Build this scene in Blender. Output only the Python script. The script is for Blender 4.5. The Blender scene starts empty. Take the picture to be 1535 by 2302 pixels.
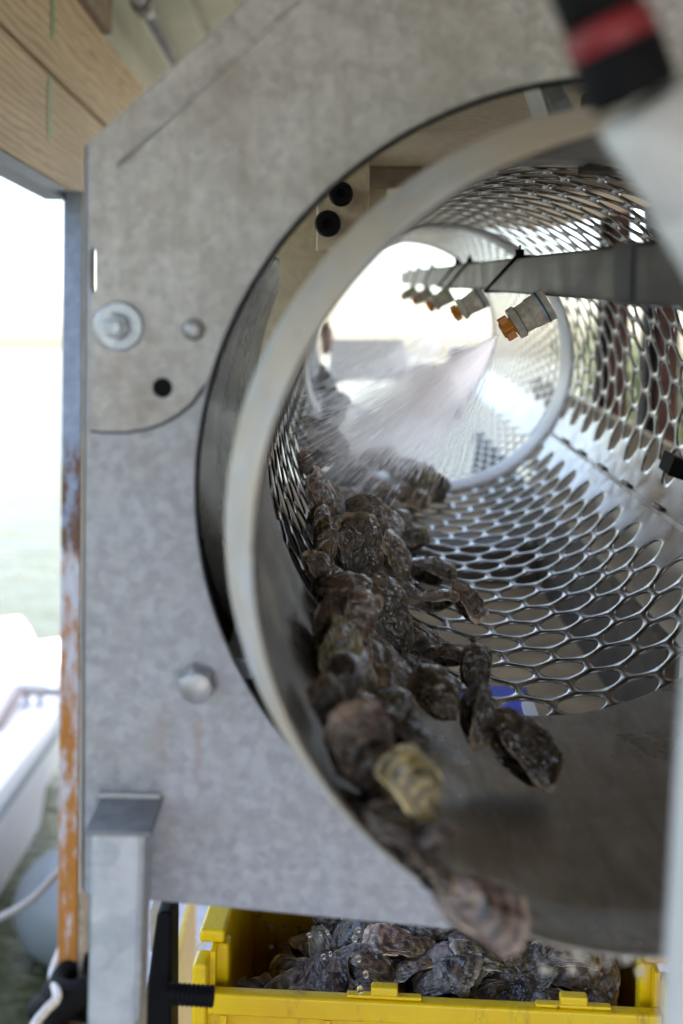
import bpy, bmesh, math, random
from mathutils import Vector, Matrix, noise
rnd = random.Random(7)
R_ = math.radians
scene = bpy.context.scene
COL = scene.collection

# ------------------------------------------------------------------ camera
W0, H0, F0 = 1535.0, 2302.0, 2500.0          # photograph size, focal length in its pixels
PPX, PPY = 767.5, 905.0
EYE = Vector((0, 0, 1.6))
cam_d = bpy.data.cameras.new('camera'); cam = bpy.data.objects.new('camera', cam_d); COL.objects.link(cam)
cam_d.sensor_fit = 'VERTICAL'; cam_d.sensor_height = 36; cam_d.sensor_width = 24
cam_d.lens = F0 / H0 * 36
cam_d.shift_y = -(H0 / 2 - PPY) / H0
cam_d.clip_start = 0.05; cam_d.clip_end = 9000
CR = (Matrix.Rotation(R_(90 - 2.47), 3, 'X') @ Matrix.Rotation(R_(1.03), 3, 'Z'))
cam.matrix_world = Matrix.Translation(EYE) @ CR.to_4x4()
scene.camera = cam
cam_d.dof.use_dof = True; cam_d.dof.focus_distance = 1.14; cam_d.dof.aperture_fstop = 3.3
cam_d.dof.aperture_blades = 0

# ------------------------------------------------------------------ sky, sun, exposure
SUN_EL, SUN_AZ = 58, 112                      # azimuth from +Y towards +X
world = bpy.data.worlds.new('World'); scene.world = world; world.use_nodes = True
nt = world.node_tree; bg = nt.nodes['Background']
sky = nt.nodes.new('ShaderNodeTexSky'); sky.sky_type = 'NISHITA'; sky.sun_disc = False
sky.sun_elevation = R_(SUN_EL); sky.sun_rotation = R_(SUN_AZ)
sky.air_density = 1.0; sky.dust_density = 2.5; sky.ozone_density = .3
nt.links.new(sky.outputs[0], bg.inputs[0]); bg.inputs[1].default_value = 0.15
sd = bpy.data.lights.new('sun', 'SUN'); sun = bpy.data.objects.new('sun', sd); COL.objects.link(sun)
sd.energy = 2.5; sd.angle = R_(0.6); sd.color = (1, .96, .9)
sdir = Vector((math.sin(R_(SUN_AZ)) * math.cos(R_(SUN_EL)), math.cos(R_(SUN_AZ)) * math.cos(R_(SUN_EL)), math.sin(R_(SUN_EL))))
sun.rotation_euler = sdir.to_track_quat('Z', 'Y').to_euler()
sun.location = (-3, -3, 6)
scene.view_settings.view_transform = 'Standard'; scene.view_settings.look = 'None'
scene.view_settings.exposure = 2.6; scene.view_settings.gamma = 1
scene.view_settings.use_white_balance = True; scene.view_settings.white_balance_temperature = 7000; scene.view_settings.white_balance_tint = 13
scene.render.engine = 'CYCLES'
scene.cycles.max_bounces = 8; scene.cycles.transparent_max_bounces = 24
scene.cycles.volume_bounces = 3

# ------------------------------------------------------------------ frames
def ray(x, y): return CR @ Vector(((x - PPX) / F0, (PPY - y) / F0, -1))
def W(x, y, d): return EYE + ray(x, y) * d                      # world point at camera depth d
def WZ(x, y, z):                                               # world point on the level z
    r = ray(x, y); return EYE + r * ((z - EYE.z) / r.z)
A = ray(761, 626).normalized()
U = A.cross(Vector((0, 0, 1))).normalized(); V = U.cross(A).normalized()
MM = Matrix(((U.x, A.x, V.x, EYE.x), (U.y, A.y, V.y, EYE.y), (U.z, A.z, V.z, EYE.z), (0, 0, 0, 1)))   # machine frame: x=u right, y=s along drum, z=v up
IM = Matrix.Identity(4)
def mray(x, y):
    r = ray(x, y); return Vector((r.dot(U), r.dot(A), r.dot(V)))
def P(x, y, s):                                                # machine point on the plane s
    r = mray(x, y); return r * (s / r.y)
RD = 0.25                                                      # drum radius
AX = Vector((.744 * RD, 0, -.587 * RD))                         # drum axis (u, -, v)
def DC(r, th, s): return Vector((AX.x + r * math.cos(th), s, AX.z + r * math.sin(th)))
def PW(x, y, r):                                               # machine point where the pixel's ray meets the drum wall of radius r
    q = mray(x, y); q = q / q.y
    a = q.x ** 2 + q.z ** 2; b = -2 * (q.x * AX.x + q.z * AX.z); c = AX.x ** 2 + AX.z ** 2 - r * r
    return q * ((-b + math.sqrt(max(0, b * b - 4 * a * c))) / (2 * a))

# ------------------------------------------------------------------ object helpers
def thing(name, label, cat, base=(0, 0, 0), M=IM, group=None):
    o = bpy.data.objects.new(name, None); COL.objects.link(o)
    o.empty_display_size = .05
    o.matrix_world = M @ Matrix.Translation(Vector(base))
    o['label'] = label; o['category'] = cat
    if group: o['group'] = group
    BASE[o.name] = (Vector(base), M)
    return o
BASE = {}
class MB:
    """collects geometry, then links it as one mesh object"""
    def __init__(s): s.v = []; s.f = []
    def add(s, vs, fs):
        n = len(s.v); s.v += [Vector(v) for v in vs]; s.f += [tuple(i + n for i in f) for f in fs]; return s
    def box(s, lo, hi, T=None):
        x0, y0, z0 = lo; x1, y1, z1 = hi
        vs = [Vector(p) for p in ((x0, y0, z0), (x1, y0, z0), (x1, y1, z0), (x0, y1, z0), (x0, y0, z1), (x1, y0, z1), (x1, y1, z1), (x0, y1, z1))]
        if T: vs = [T @ v for v in vs]
        return s.add(vs, [(0, 3, 2, 1), (4, 5, 6, 7), (0, 1, 5, 4), (1, 2, 6, 5), (2, 3, 7, 6), (3, 0, 4, 7)])
    def hexa(s, a, b):                                          # two quads, joined
        n = len(a)
        return s.add(list(a) + list(b), [tuple(range(n))[::-1], tuple(range(n, 2 * n))] + [(i, (i + 1) % n, n + (i + 1) % n, n + i) for i in range(n)])
    def tube(s, pts, r, n=12, cap=True, r2=None):
        pts = [Vector(p) for p in pts]; m = len(pts); vs = []; fs = []
        t0 = (pts[1] - pts[0]).normalized()
        side = t0.cross(Vector((0, 0, 1)));
        if side.length < 1e-3: side = t0.cross(Vector((0, 1, 0)))
        side.normalize()
        for i, p in enumerate(pts):
            t = (pts[min(i + 1, m - 1)] - pts[max(i - 1, 0)]).normalized()
            side = (side - t * side.dot(t)).normalized(); up = t.cross(side)
            rr = r[i] if isinstance(r, (list, tuple)) else r
            vs += [p + (side * math.cos(2 * math.pi * k / n) + up * math.sin(2 * math.pi * k / n)) * rr for k in range(n)]
        for i in range(m - 1):
            fs += [(i * n + k, i * n + (k + 1) % n, (i + 1) * n + (k + 1) % n, (i + 1) * n + k) for k in range(n)]
        if cap: fs += [tuple(range(n))[::-1], tuple(range((m - 1) * n, m * n))]
        return s.add(vs, fs)
    def lathe(s, o, ax, prof, n=24, close=False, k=1):          # prof: (distance along axis, radius)
        o = Vector(o); ax = Vector(ax).normalized() * k; sd_ = ax.orthogonal().normalized(); up = ax.normalized().cross(sd_); vs = []; fs = []; m = len(prof)
        for a, r in prof:
            vs += [o + ax * a + (sd_ * math.cos(2 * math.pi * k / n) + up * math.sin(2 * math.pi * k / n)) * max(r, 1e-5) for k in range(n)]
        for i in range(m - 1 + (1 if close else 0)):
            j = (i + 1) % m
            fs += [(i * n + k, i * n + (k + 1) % n, j * n + (k + 1) % n, j * n + k) for k in range(n)]
        return s.add(vs, fs)
    def build(s, name, mat, parent=None, smooth=False, bevel=0, label=None, kind=None, M=None, auto=None):
        base = Vector((0, 0, 0))
        root = parent
        while root is not None and root.name not in BASE: root = root.parent
        if root is not None: base = BASE[root.name][0]
        me = bpy.data.meshes.new(name)
        me.from_pydata([v - base for v in s.v], [], s.f); me.validate(); me.update()
        bm = bmesh.new(); bm.from_mesh(me); bmesh.ops.recalc_face_normals(bm, faces=bm.faces); bm.to_mesh(me); bm.free()
        if smooth: me.polygons.foreach_set('use_smooth', [True] * len(me.polygons))
        me.materials.append(mat)
        o = bpy.data.objects.new(name, me); COL.objects.link(o)
        if parent is not None: o.parent = parent
        elif M is not None: o.matrix_world = M
        if bevel:
            b = o.modifiers.new('b', 'BEVEL'); b.width = bevel; b.segments = 3; b.limit_method = 'ANGLE'; b.angle_limit = R_(35)
            me.polygons.foreach_set('use_smooth', [True] * len(me.polygons))
            w = o.modifiers.new('w', 'WEIGHTED_NORMAL'); w.keep_sharp = False
        if auto:
            e = o.modifiers.new('e', 'EDGE_SPLIT'); e.split_angle = R_(auto)
            me.polygons.foreach_set('use_smooth', [True] * len(me.polygons))
        if label: o['label'] = label
        if kind: o['kind'] = kind
        return o
def tag(o, label, cat, group=None, kind=None):
    o['label'] = label; o['category'] = cat
    if group: o['group'] = group
    if kind: o['kind'] = kind
    return o
def struct(o): o['kind'] = 'structure'; return o
def sheet(name, loops, s0, s1, mat, parent, bevel=.0015, M=MM, to3=None):
    """a plate with holes: 2-D loops (first the outline) filled, extruded between s0 and s1 in the machine frame"""
    cu = bpy.data.curves.new(name, 'CURVE'); cu.dimensions = '2D'; cu.fill_mode = 'BOTH'
    for lp in loops:
        sp = cu.splines.new('POLY'); sp.points.add(len(lp) - 1); sp.use_cyclic_u = True
        for i, (a, b) in enumerate(lp): sp.points[i].co = (a, b, 0, 1)
    cu.extrude = abs(s1 - s0) / 2 - bevel; cu.bevel_depth = bevel; cu.bevel_resolution = 2; cu.offset = -bevel
    tmp = bpy.data.objects.new('tmp', cu); COL.objects.link(tmp)
    bpy.context.view_layer.update()
    me = bpy.data.meshes.new_from_object(tmp.evaluated_get(bpy.context.evaluated_depsgraph_get()))
    bpy.data.objects.remove(tmp); bpy.data.curves.remove(cu)
    root = parent
    while root is not None and root.name not in BASE: root = root.parent
    base = BASE[root.name][0] if root else Vector((0, 0, 0))
    sm = (s0 + s1) / 2
    for v in me.vertices:
        c = v.co.copy(); v.co = (to3(c) if to3 else Vector((c.x, sm - c.z, c.y))) - base
    me.name = name; me.materials.clear(); me.materials.append(mat)
    bm = bmesh.new(); bm.from_mesh(me); bmesh.ops.remove_doubles(bm, verts=bm.verts, dist=1e-5); bmesh.ops.recalc_face_normals(bm, faces=bm.faces); bm.to_mesh(me); bm.free()
    o = bpy.data.objects.new(name, me); COL.objects.link(o); o.parent = parent
    return o
def circ(cx, cy, r, n=48): return [(cx + r * math.cos(2 * math.pi * i / n), cy + r * math.sin(2 * math.pi * i / n)) for i in range(n)]

# ------------------------------------------------------------------ materials
class N:
    def __init__(s, name):
        s.m = bpy.data.materials.new(name); s.m.use_nodes = True; s.t = s.m.node_tree
        s.b = s.t.nodes['Principled BSDF']; s.out = s.t.nodes['Material Output']
    def n(s, ty, **kw):
        q = s.t.nodes.new('ShaderNode' + ty)
        for k, v in kw.items():
            if k.startswith('i_'): q.inputs[k[2:].replace('_', ' ')].default_value = v
            else: setattr(q, k, v)
        return q
    def l(s, a, b): s.t.links.new(a, b)
    def coord(s, kind='Object', scale=(1, 1, 1)):
        c = s.n('TexCoord'); mp = s.n('Mapping'); mp.inputs['Scale'].default_value = scale; s.l(c.outputs[kind], mp.inputs[0]); return mp.outputs[0]
    def noise(s, co, sc, det=4, rough=.6, dist=0):
        q = s.n('TexNoise'); s.l(co, q.inputs['Vector']); q.inputs['Scale'].default_value = sc; q.inputs['Detail'].default_value = det
        q.inputs['Roughness'].default_value = rough; q.inputs['Distortion'].default_value = dist; return q.outputs['Fac']
    def ramp(s, fac, stops, interp='LINEAR'):
        q = s.n('ValToRGB'); q.color_ramp.interpolation = interp
        while len(q.color_ramp.elements) < len(stops): q.color_ramp.elements.new(.5)
        for e, (p, c) in zip(q.color_ramp.elements, stops):
            e.position = p; e.color = (c, c, c, 1) if isinstance(c, (int, float)) else (*c, 1)
        s.l(fac, q.inputs[0]); return q.outputs[0]
    def mix(s, fac, a, b, mode='MIX'):
        q = s.n('Mix', data_type='RGBA', blend_type=mode)
        for sock, v in ((q.inputs[0], fac), (q.inputs[6], a), (q.inputs[7], b)):
            if isinstance(v, (int, float)): sock.default_value = v
            elif isinstance(v, tuple): sock.default_value = (*v, 1)
            else: s.l(v, sock)
        return q.outputs[2]
    def math(s, op, a, b=0):
        q = s.n('Math', operation=op)
        for i, v in enumerate((a, b)):
            if isinstance(v, (int, float)): q.inputs[i].default_value = v
            else: s.l(v, q.inputs[i])
        return q.outputs[0]
    def set(s, **kw):
        for k, v in kw.items():
            i = s.b.inputs[k.replace('_', ' ')]
            if isinstance(v, (int, float)): i.default_value = v
            elif isinstance(v, tuple): i.default_value = v if i.type == 'VECTOR' else (*v, 1)
            else: s.l(v, i)
        return s
    def bump(s, h, strength=.3, dist=.002):
        q = s.n('Bump'); q.inputs['Strength'].default_value = strength; q.inputs['Distance'].default_value = dist
        s.l(h, q.inputs['Height']); s.l(q.outputs[0], s.b.inputs['Normal']); return s

def galvanised(name, a=(.36, .37, .38), b=(.56, .56, .56), dirt=(.33, .27, .2), dirt_amt=.5, sc=1.0, metal=.45, rough=(.42, .62), stains=()):
    m = N(name); co = m.coord()
    n1 = m.noise(co, 38 * sc, 5, .65); n2 = m.noise(co, 7 * sc, 3, .6); n3 = m.noise(co, 130 * sc, 3, .7)
    st = m.noise(m.coord(scale=(26, 26, 2.2)), 1.6 * sc, 4, .7)
    v = m.n('TexVoronoi'); m.l(co, v.inputs['Vector']); v.inputs['Scale'].default_value = 60 * sc
    sp = m.mix(.35, n1, v.outputs['Color'], 'OVERLAY')
    c = m.mix(m.ramp(sp, [(.3, 0.), (.72, 1.)]), a, b)
    c = m.mix(m.ramp(n2, [(.46, 0.), (.75, dirt_amt)]), c, dirt)
    c = m.mix(m.ramp(st, [(.52, 0.), (.78, dirt_amt * .8)]), c, dirt)
    c = m.mix(m.ramp(n3, [(.62, 0.), (.8, .35)]), c, (.12, .11, .1))
    if stains:
        tc = m.n('TexCoord'); sx = m.n('SeparateXYZ'); m.l(tc.outputs['Object'], sx.inputs[0])
        for (su, sv, w_, ln_, k_) in stains:                   # run-down stain below (su, sv) in the panel's own coordinates
            ax_ = m.math('ABSOLUTE', m.math('SUBTRACT', m.math('ADD', sx.outputs['X'], m.math('MULTIPLY', m.math('SUBTRACT', n1, .5), w_ * 1.5)), su))
            mk = m.ramp(m.math('DIVIDE', ax_, w_), [(0., 1.), (1., 0.)])
            dv = m.math('DIVIDE', m.math('SUBTRACT', sv, sx.outputs['Z']), ln_)
            mv = m.ramp(dv, [(0., 0.), (.2, .7), (.45, .5), (1., 0.)])
            c = m.mix(m.math('MULTIPLY', m.math('MULTIPLY', mk, mv), m.math('MULTIPLY', st, k_)), c, (.26, .17, .10))
    scr = m.noise(m.coord(scale=(9, 9, 160)), 1.2, 3, .6)
    c = m.mix(m.ramp(scr, [(.66, 0.), (.72, .22)]), c, (.62, .62, .6))
    m.set(Base_Color=c, Metallic=metal, Roughness=m.ramp(n1, [(.3, rough[0]), (.7, rough[1])]))
    m.bump(n1, .12, .001); return m.m
PB = mray(260, 2302) * (.757 / mray(260, 2302).y)              # base of the frame: its panels' own origin
def loc(x, y): q = mray(x, y) * (.757 / mray(x, y).y) - PB; return (q.x, q.z)
M_galv = galvanised('galvanised_panel', (.33, .325, .315), (.52, .51, .49), (.25, .215, .175), .6, 2.7, stains=((*loc(268, 780), .008, .06, 1.3), (*loc(330, 880), .012, .05, .6)))
M_galv_low = galvanised('galvanised_panel_lower', (.28, .292, .315), (.42, .433, .46), (.30, .275, .235), .38, 2.4, stains=((*loc(445, 1575), .006, .10, 1.2), (*loc(365, 1560), .018, .10, .7), (*loc(330, 980), .02, .05, .6)))
M_galv_leg = galvanised('galvanised_leg', (.36, .39, .42), (.54, .56, .58), (.4, .38, .33), .25)
M_cap = galvanised('dull_cap', (.15, .15, .155), (.24, .24, .245), (.2, .18, .15), .3, 1, .2, (.6, .75))
M_zinc = galvanised('zinc_bolt', (.3, .34, .38), (.52, .56, .6), (.3, .25, .2), .25, 2, .7, (.3, .5))
M_alu_bolt = galvanised('bright_bolt', (.30, .30, .30), (.45, .45, .45), (.4, .36, .3), .2, 2, .6, (.35, .5))

def lip_mat():
    m = N('drum_lip_weathered'); co = m.coord()
    n1 = m.noise(co, 30, 5, .6); n2 = m.noise(co, 9, 4, .6, .4)
    c = m.mix(m.ramp(n1, [(.3, 0.), (.7, 1.)]), (.34, .335, .325), (.52, .51, .49))
    c = m.mix(m.ramp(n2, [(.40, 0.), (.60, .75)]), c, (.50, .39, .26))
    c = m.mix(m.ramp(m.noise(co, 75, 4, .7), [(.58, 0.), (.72, .45)]), c, (.20, .17, .14))
    m.set(Base_Color=c, Metallic=.1, Roughness=.65); m.bump(n1, .2, .001); return m.m
M_lip = lip_mat()
def steel(name, c0, c1, rough, metal=.85, sc=1., streak=(1, .06, 1), spots=True):
    m = N(name); co = m.coord(scale=streak)
    n1 = m.noise(co, 60 * sc, 4, .6); n2 = m.noise(m.coord(), 14, 4, .6)
    c = m.mix(m.ramp(n1, [(.3, 0.), (.7, 1.)]), c0, c1)
    if spots: c = m.mix(m.ramp(n2, [(.5, 0.), (.75, .6)]), c, (.2, .17, .14))
    m.set(Base_Color=c, Metallic=metal, Roughness=m.ramp(n2, [(.3, rough[0]), (.7, rough[1])])); m.bump(n1, .1, .0008); return m.m
M_sheet = steel('wet_perforated_steel', (.13, .122, .113), (.20, .19, .178), (.09, .26), .95, streak=(1, 1, 1))
def sleeve_mat():
    m = N('worn_drum_sleeve'); co = m.coord(); st = m.coord(scale=(5, 1, 5))
    n1 = m.noise(st, 14, 5, .65, .5); n2 = m.noise(co, 9, 4, .6, .8); n3 = m.noise(co, 70, 4, .7)
    c = m.mix(m.ramp(n1, [(.3, 0.), (.7, 1.)]), (.17, .15, .13), (.34, .31, .275))
    c = m.mix(m.ramp(n2, [(.45, 0.), (.7, .7)]), c, (.22, .165, .11))
    c = m.mix(m.ramp(n3, [(.62, 0.), (.75, .6)]), c, (.07, .055, .045))
    m.set(Base_Color=c, Metallic=.7, Roughness=m.ramp(n2, [(.3, .22), (.7, .5)])); m.bump(m.math('ADD', n1, n3), .25, .0015); return m.m
M_sleeve = sleeve_mat()
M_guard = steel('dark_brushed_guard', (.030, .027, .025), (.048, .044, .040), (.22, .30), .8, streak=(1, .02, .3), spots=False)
M_bar = steel('spray_bar_alloy', (.085, .078, .068), (.14, .128, .112), (.38, .55), .4, streak=(1, .05, 1))
def plain(name, c, rough=.5, metal=0., n=.12, sc=20, **kw):
    m = N(name); f = m.noise(m.coord(), sc, 4, .6)
    d = tuple(max(0, x * (1 - n * 2.2)) for x in c); e = tuple(min(1, x * (1 + n)) for x in c)
    m.set(Base_Color=m.mix(m.ramp(f, [(.3, 0.), (.7, 1.)]), d, e), Roughness=rough, Metallic=metal, **kw); m.bump(f, .08, .001); return m.m
M_band = plain('white_band', (.78, .79, .82), .35, .1, n=.03)
M_tan = plain('tan_hood_panel', (.60, .50, .34), .5, n=.1, sc=90)
M_cream = plain('cream_board', (.62, .54, .42), .6, sc=8)
M_tray = plain('tray_brown', (.46, .34, .20), .9, n=.2, sc=6)
M_dark = plain('dark_timber', (.07, .05, .035), .6, n=.3)
M_black = plain('black_plastic', (.004, .004, .005), .6, Specular_IOR_Level=.12)
M_blackrub = plain('black_rubber', (.006, .006, .007), .75, Specular_IOR_Level=.15)
M_red = plain('red_plastic', (.24, .012, .018), .5)
M_pvc = plain('white_pvc', (.56, .55, .54), .35, n=.04)
M_nozbody = plain('nozzle_body', (.74, .68, .54), .45, n=.2, sc=120)
M_blue_tape = plain('blue_thread_tape', (.01, .17, .30), .4)
M_rope = plain('white_rope', (.66, .62, .56), .8, n=.15, sc=200)
M_rope_grey = plain('grey_rope', (.33, .29, .27), .8, n=.15, sc=200)
M_blue = plain('blue_plastic', (.004, .022, .55), .5, n=.1)
M_white = plain('white_gelcoat', (.66, .67, .71), .3, n=.03, sc=4)
M_fender = plain('grey_fender', (.20, .23, .235), .4, n=.08, sc=5)
M_roof = plain('white_roof_sheet', (.62, .65, .58), .45, n=.06, sc=5)
M_conduit = plain('grey_conduit', (.36, .36, .37), .4, .3)
M_angle = plain('dark_steel_angle', (.09, .09, .10), .5, .3)
M_redpost = plain('rust_red_post', (.085, .028, .016), .7, n=.3)
def orange():
    m = N('orange_nozzle_tip'); m.set(Base_Color=(.78, .26, .012), Roughness=.3, Subsurface_Weight=.35, Subsurface_Radius=(.02, .008, .002)); m.b.inputs['Subsurface Scale'].default_value = .4; return m.m
M_orange = orange()
def yellow():
    m = N('yellow_crate_plastic'); co = m.coord()
    n1 = m.noise(co, 7, 4, .6); n2 = m.noise(co, 120, 3, .75); n3 = m.noise(m.coord(scale=(1, 1, .25)), 45, 4, .7)
    c = m.mix(m.ramp(n1, [(.4, 0.), (.7, 1.)]), (.74, .49, .004), (.66, .36, .003))
    c = m.mix(m.ramp(n2, [(.66, 0.), (.72, .85)]), c, (.10, .06, .02))
    c = m.mix(m.ramp(n3, [(.56, 0.), (.74, .75)]), c, (.26, .15, .02))
    m.set(Base_Color=c, Roughness=.32, Subsurface_Weight=.15, Subsurface_Radius=(.02, .012, .003)); m.b.inputs['Subsurface Scale'].default_value = .3
    m.bump(n2, .1, .0008); return m.m
M_yellow = yellow()
def wood():
    m = N('pine_board'); g = m.coord(scale=(8, .55, 8))
    n0 = m.noise(m.coord(scale=(3, .5, 3)), 2.2, 3, .5)
    wv = m.n('TexWave', wave_type='RINGS', rings_direction='Y'); mp = m.n('Mapping'); cc = m.n('TexCoord')
    mp.inputs['Scale'].default_value = (1, .16, 1); mp.inputs['Location'].default_value = (.12, .3, .09)
    m.l(cc.outputs['Object'], mp.inputs[0]); m.l(mp.outputs[0], wv.inputs['Vector'])
    wv.inputs['Scale'].default_value = 30; wv.inputs['Distortion'].default_value = 7; wv.inputs['Detail'].default_value = 2; wv.inputs['Detail Scale'].default_value = .9
    n1 = m.noise(g, 30, 4, .6)
    c = m.mix(m.ramp(wv.outputs['Fac'], [(.62, 0.), (.97, 1.)]), (.72, .56, .36), (.50, .35, .19))
    c = m.mix(m.ramp(n1, [(.4, 0.), (.75, .5)]), c, (.42, .30, .18))
    c = m.mix(m.ramp(n0, [(.5, 0.), (.72, .5)]), c, (.38, .25, .15))
    vo = m.n('TexVoronoi'); m.l(m.coord(scale=(3.2, 2.1, 3.2)), vo.inputs['Vector']); vo.inputs['Scale'].default_value = 1.
    c = m.mix(m.ramp(m.math('ADD', vo.outputs['Distance'], m.math('MULTIPLY', n1, .05)), [(.07, .9), (.13, .35), (.2, 0.)]), c, (.20, .11, .055))
    m.set(Base_Color=c, Roughness=.65); m.bump(n1, .15, .001); return m.m
M_wood = wood()
M_wood2 = plain('weathered_timber', (.36, .28, .2), .7, n=.2, sc=30)
def post_mat():
    m = N('rusting_galvanised_post'); co = m.coord()
    n1 = m.noise(co, 40, 5, .65); n2 = m.noise(m.coord(scale=(1, 1, .3)), 34, 5, .75)
    galv = m.mix(m.ramp(n1, [(.3, 0.), (.7, 1.)]), (.22, .26, .34), (.36, .41, .50))
    pale = m.mix(m.ramp(n1, [(.3, 0.), (.7, 1.)]), (.50, .50, .54), (.62, .62, .66))
    sx = m.n('SeparateXYZ'); q = m.n('TexCoord'); m.l(q.outputs['Object'], sx.inputs[0]); z = sx.outputs['Z']
    # height bands of rust: z is metres above the deck
    h = m.math('ADD', z, m.math('MULTIPLY', m.math('SUBTRACT', n2, .5), .22))
    low = m.ramp(m.math('MULTIPLY', h, .5), [(.0, 1.), (.605, 1.), (.615, 0.)])       # painted lower length
    c = m.mix(low, galv, pale)
    o_amt = m.ramp(m.math('ADD', m.math('MULTIPLY', n2, 1.0), m.math('MULTIPLY', m.math('SUBTRACT', .9, z), .22)), [(.42, 0.), (.56, 1.)])
    c = m.mix(m.math('MULTIPLY', o_amt, low), c, m.mix(n1, (.55, .22, .025), (.34, .12, .03)))
    br = m.ramp(m.math('MULTIPLY', h, .5), [(.60, 0.), (.615, 1.), (.695, 1.), (.715, 0.)])
    brn = m.math('MULTIPLY', br, m.ramp(n2, [(.42, 0.), (.5, 1.)]))
    c = m.mix(brn, c, m.mix(n1, (.20, .09, .05), (.12, .06, .04)))
    m.set(Base_Color=c, Roughness=.6, Metallic=.2); m.bump(n1, .3, .001); return m.m
M_post = post_mat()
def oyster_mat(name, dark, mid, light, pale):
    m = N(name); co = m.coord(); at = m.n('Attribute', attribute_name='growth'); g = at.outputs['Fac']
    oi = m.n('ObjectInfo'); ad = m.n('VectorMath', operation='ADD'); m.l(co, ad.inputs[0])
    rv = m.n('Combine' + 'XYZ'); m.l(m.math('MULTIPLY', oi.outputs['Random'], 9.), rv.inputs[0]); m.l(rv.outputs[0], ad.inputs[1]); cv = ad.outputs[0]
    n1 = m.noise(cv, 4.5, 3, .5, .8); n2 = m.noise(cv, 20, 3, .6); n3 = m.noise(cv, 2.4, 2, .45)
    wv = m.n('TexWave', wave_type='BANDS', bands_direction='X'); cx = m.n('CombineXYZ'); m.l(m.math('ADD', g, m.math('MULTIPLY', n1, .16)), cx.inputs[0]); m.l(cx.outputs[0], wv.inputs['Vector'])
    wv.inputs['Scale'].default_value = 1.5; wv.inputs['Distortion'].default_value = 3.5; wv.inputs['Detail'].default_value = 2
    ang = m.n('Attribute', attribute_name='streak'); ns = m.n('TexNoise'); ns.noise_dimensions = '1D'; m.l(m.math('ADD', m.math('MULTIPLY', ang.outputs['Fac'], 14.), m.math('ADD', m.math('MULTIPLY', oi.outputs['Random'], 50.), m.math('MULTIPLY', n1, 1.5))), ns.inputs['W']); ns.inputs['Scale'].default_value = 1.; ns.inputs['Detail'].default_value = 3
    c = m.mix(m.ramp(m.math('ADD', m.math('MULTIPLY', n3, .7), m.math('MULTIPLY', n1, .3)), [(.36, 0.), (.66, 1.)]), dark, mid)
    c = m.mix(m.ramp(wv.outputs['Fac'], [(.50, 0.), (.95, .5)]), c, light)
    c = m.mix(m.ramp(ns.outputs['Fac'], [(.46, 0.), (.66, .85)]), c, dark)
    c = m.mix(m.ramp(m.noise(cv, 3.4, 4, .55, 1.2), [(.50, 0.), (.74, .5)]), c, light)
    edge = m.ramp(m.math('ADD', g, m.math('MULTIPLY', m.math('SUBTRACT', n3, .5), .22)), [(.90, 0.), (.955, 1.)])
    c = m.mix(m.math('MULTIPLY', edge, m.ramp(n1, [(.36, .15), (.62, .9)])), c, pale)
    tint = m.ramp(oi.outputs['Random'], [(0., .4), (.5, .9), (1., 1.7)]); c = m.mix(1., c, tint, 'MULTIPLY')
    c = m.mix(m.ramp(n2, [(.62, 0.), (.74, .35)]), c, dark)
    m.set(Base_Color=c, Roughness=m.ramp(n3, [(.3, .16), (.7, .36)]), Coat_Weight=1., Coat_Roughness=.04)
    hh = m.math('ADD', m.math('MULTIPLY', wv.outputs['Fac'], .18), m.math('ADD', n1, m.math('MULTIPLY', n2, .25))); m.bump(hh, .32, .03)
    cb_ = m.n('Bump'); cb_.inputs['Strength'].default_value = .35; cb_.inputs['Distance'].default_value = .03; m.l(m.noise(cv, 13, 2, .5), cb_.inputs['Height']); m.l(cb_.outputs[0], m.b.inputs['Coat Normal'])
    return m.m
M_OY = [oyster_mat('oyster_shell_dark', (.006, .004, .003), (.045, .026, .015), (.15, .09, .052), (.44, .31, .20)),
        oyster_mat('oyster_shell_brown', (.012, .007, .004), (.12, .066, .030), (.28, .17, .082), (.52, .37, .22)),
        oyster_mat('oyster_shell_pink', (.014, .008, .006), (.13, .073, .052), (.36, .22, .155), (.62, .43, .32)),
        oyster_mat('oyster_shell_olive', (.016, .011, .004), (.17, .12, .036), (.40, .30, .12), (.54, .43, .23)),
        oyster_mat('oyster_shell_pale', (.018, .012, .008), (.20, .135, .082), (.50, .38, .26), (.68, .56, .42))]
def water_mat():
    m = N('sea_water'); co = m.coord()
    n1 = m.noise(m.coord(scale=(1, 2.2, 1)), 2.2, 4, .6, .5); n2 = m.noise(co, .35, 3, .5)
    m.set(Base_Color=m.mix(n2, (.046, .054, .020), (.036, .046, .022)), Roughness=.06, IOR=1.33)
    m.bump(n1, .55, .08); return m.m
M_water = water_mat()
M_deck = plain('grey_deck', (.40, .385, .41), .5, n=.2, sc=12)
def drop_mat():
    m = N('clear_water'); m.set(Base_Color=(1., 1., 1.), Roughness=.0, IOR=1.33, Transmission_Weight=1.); return m.m
M_drop = drop_mat()
def streak_mat():
    m = N('spray_water'); t = m.n('BsdfTransparent'); x = m.n('MixShader'); g = m.n('BsdfDiffuse'); g.inputs['Color'].default_value = (.9, .9, .92, 1)
    tr = m.n('BsdfTranslucent'); tr.inputs['Color'].default_value = (.9, .9, .92, 1); a = m.n('AddShader'); m.l(g.outputs[0], a.inputs[0]); m.l(tr.outputs[0], a.inputs[1])
    x.inputs[0].default_value = .26; m.l(t.outputs[0], x.inputs[1]); m.l(a.outputs[0], x.inputs[2]); m.l(x.outputs[0], m.out.inputs[0]); return m.m
M_streak = streak_mat()
def leaf_mat(name, c):
    m = N(name); oi = m.noise(m.coord(), 3, 3, .6); m.set(Base_Color=m.mix(oi, tuple(x * .5 for x in c), tuple(x * 1.5 for x in c)), Roughness=.6); return m.m
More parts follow.
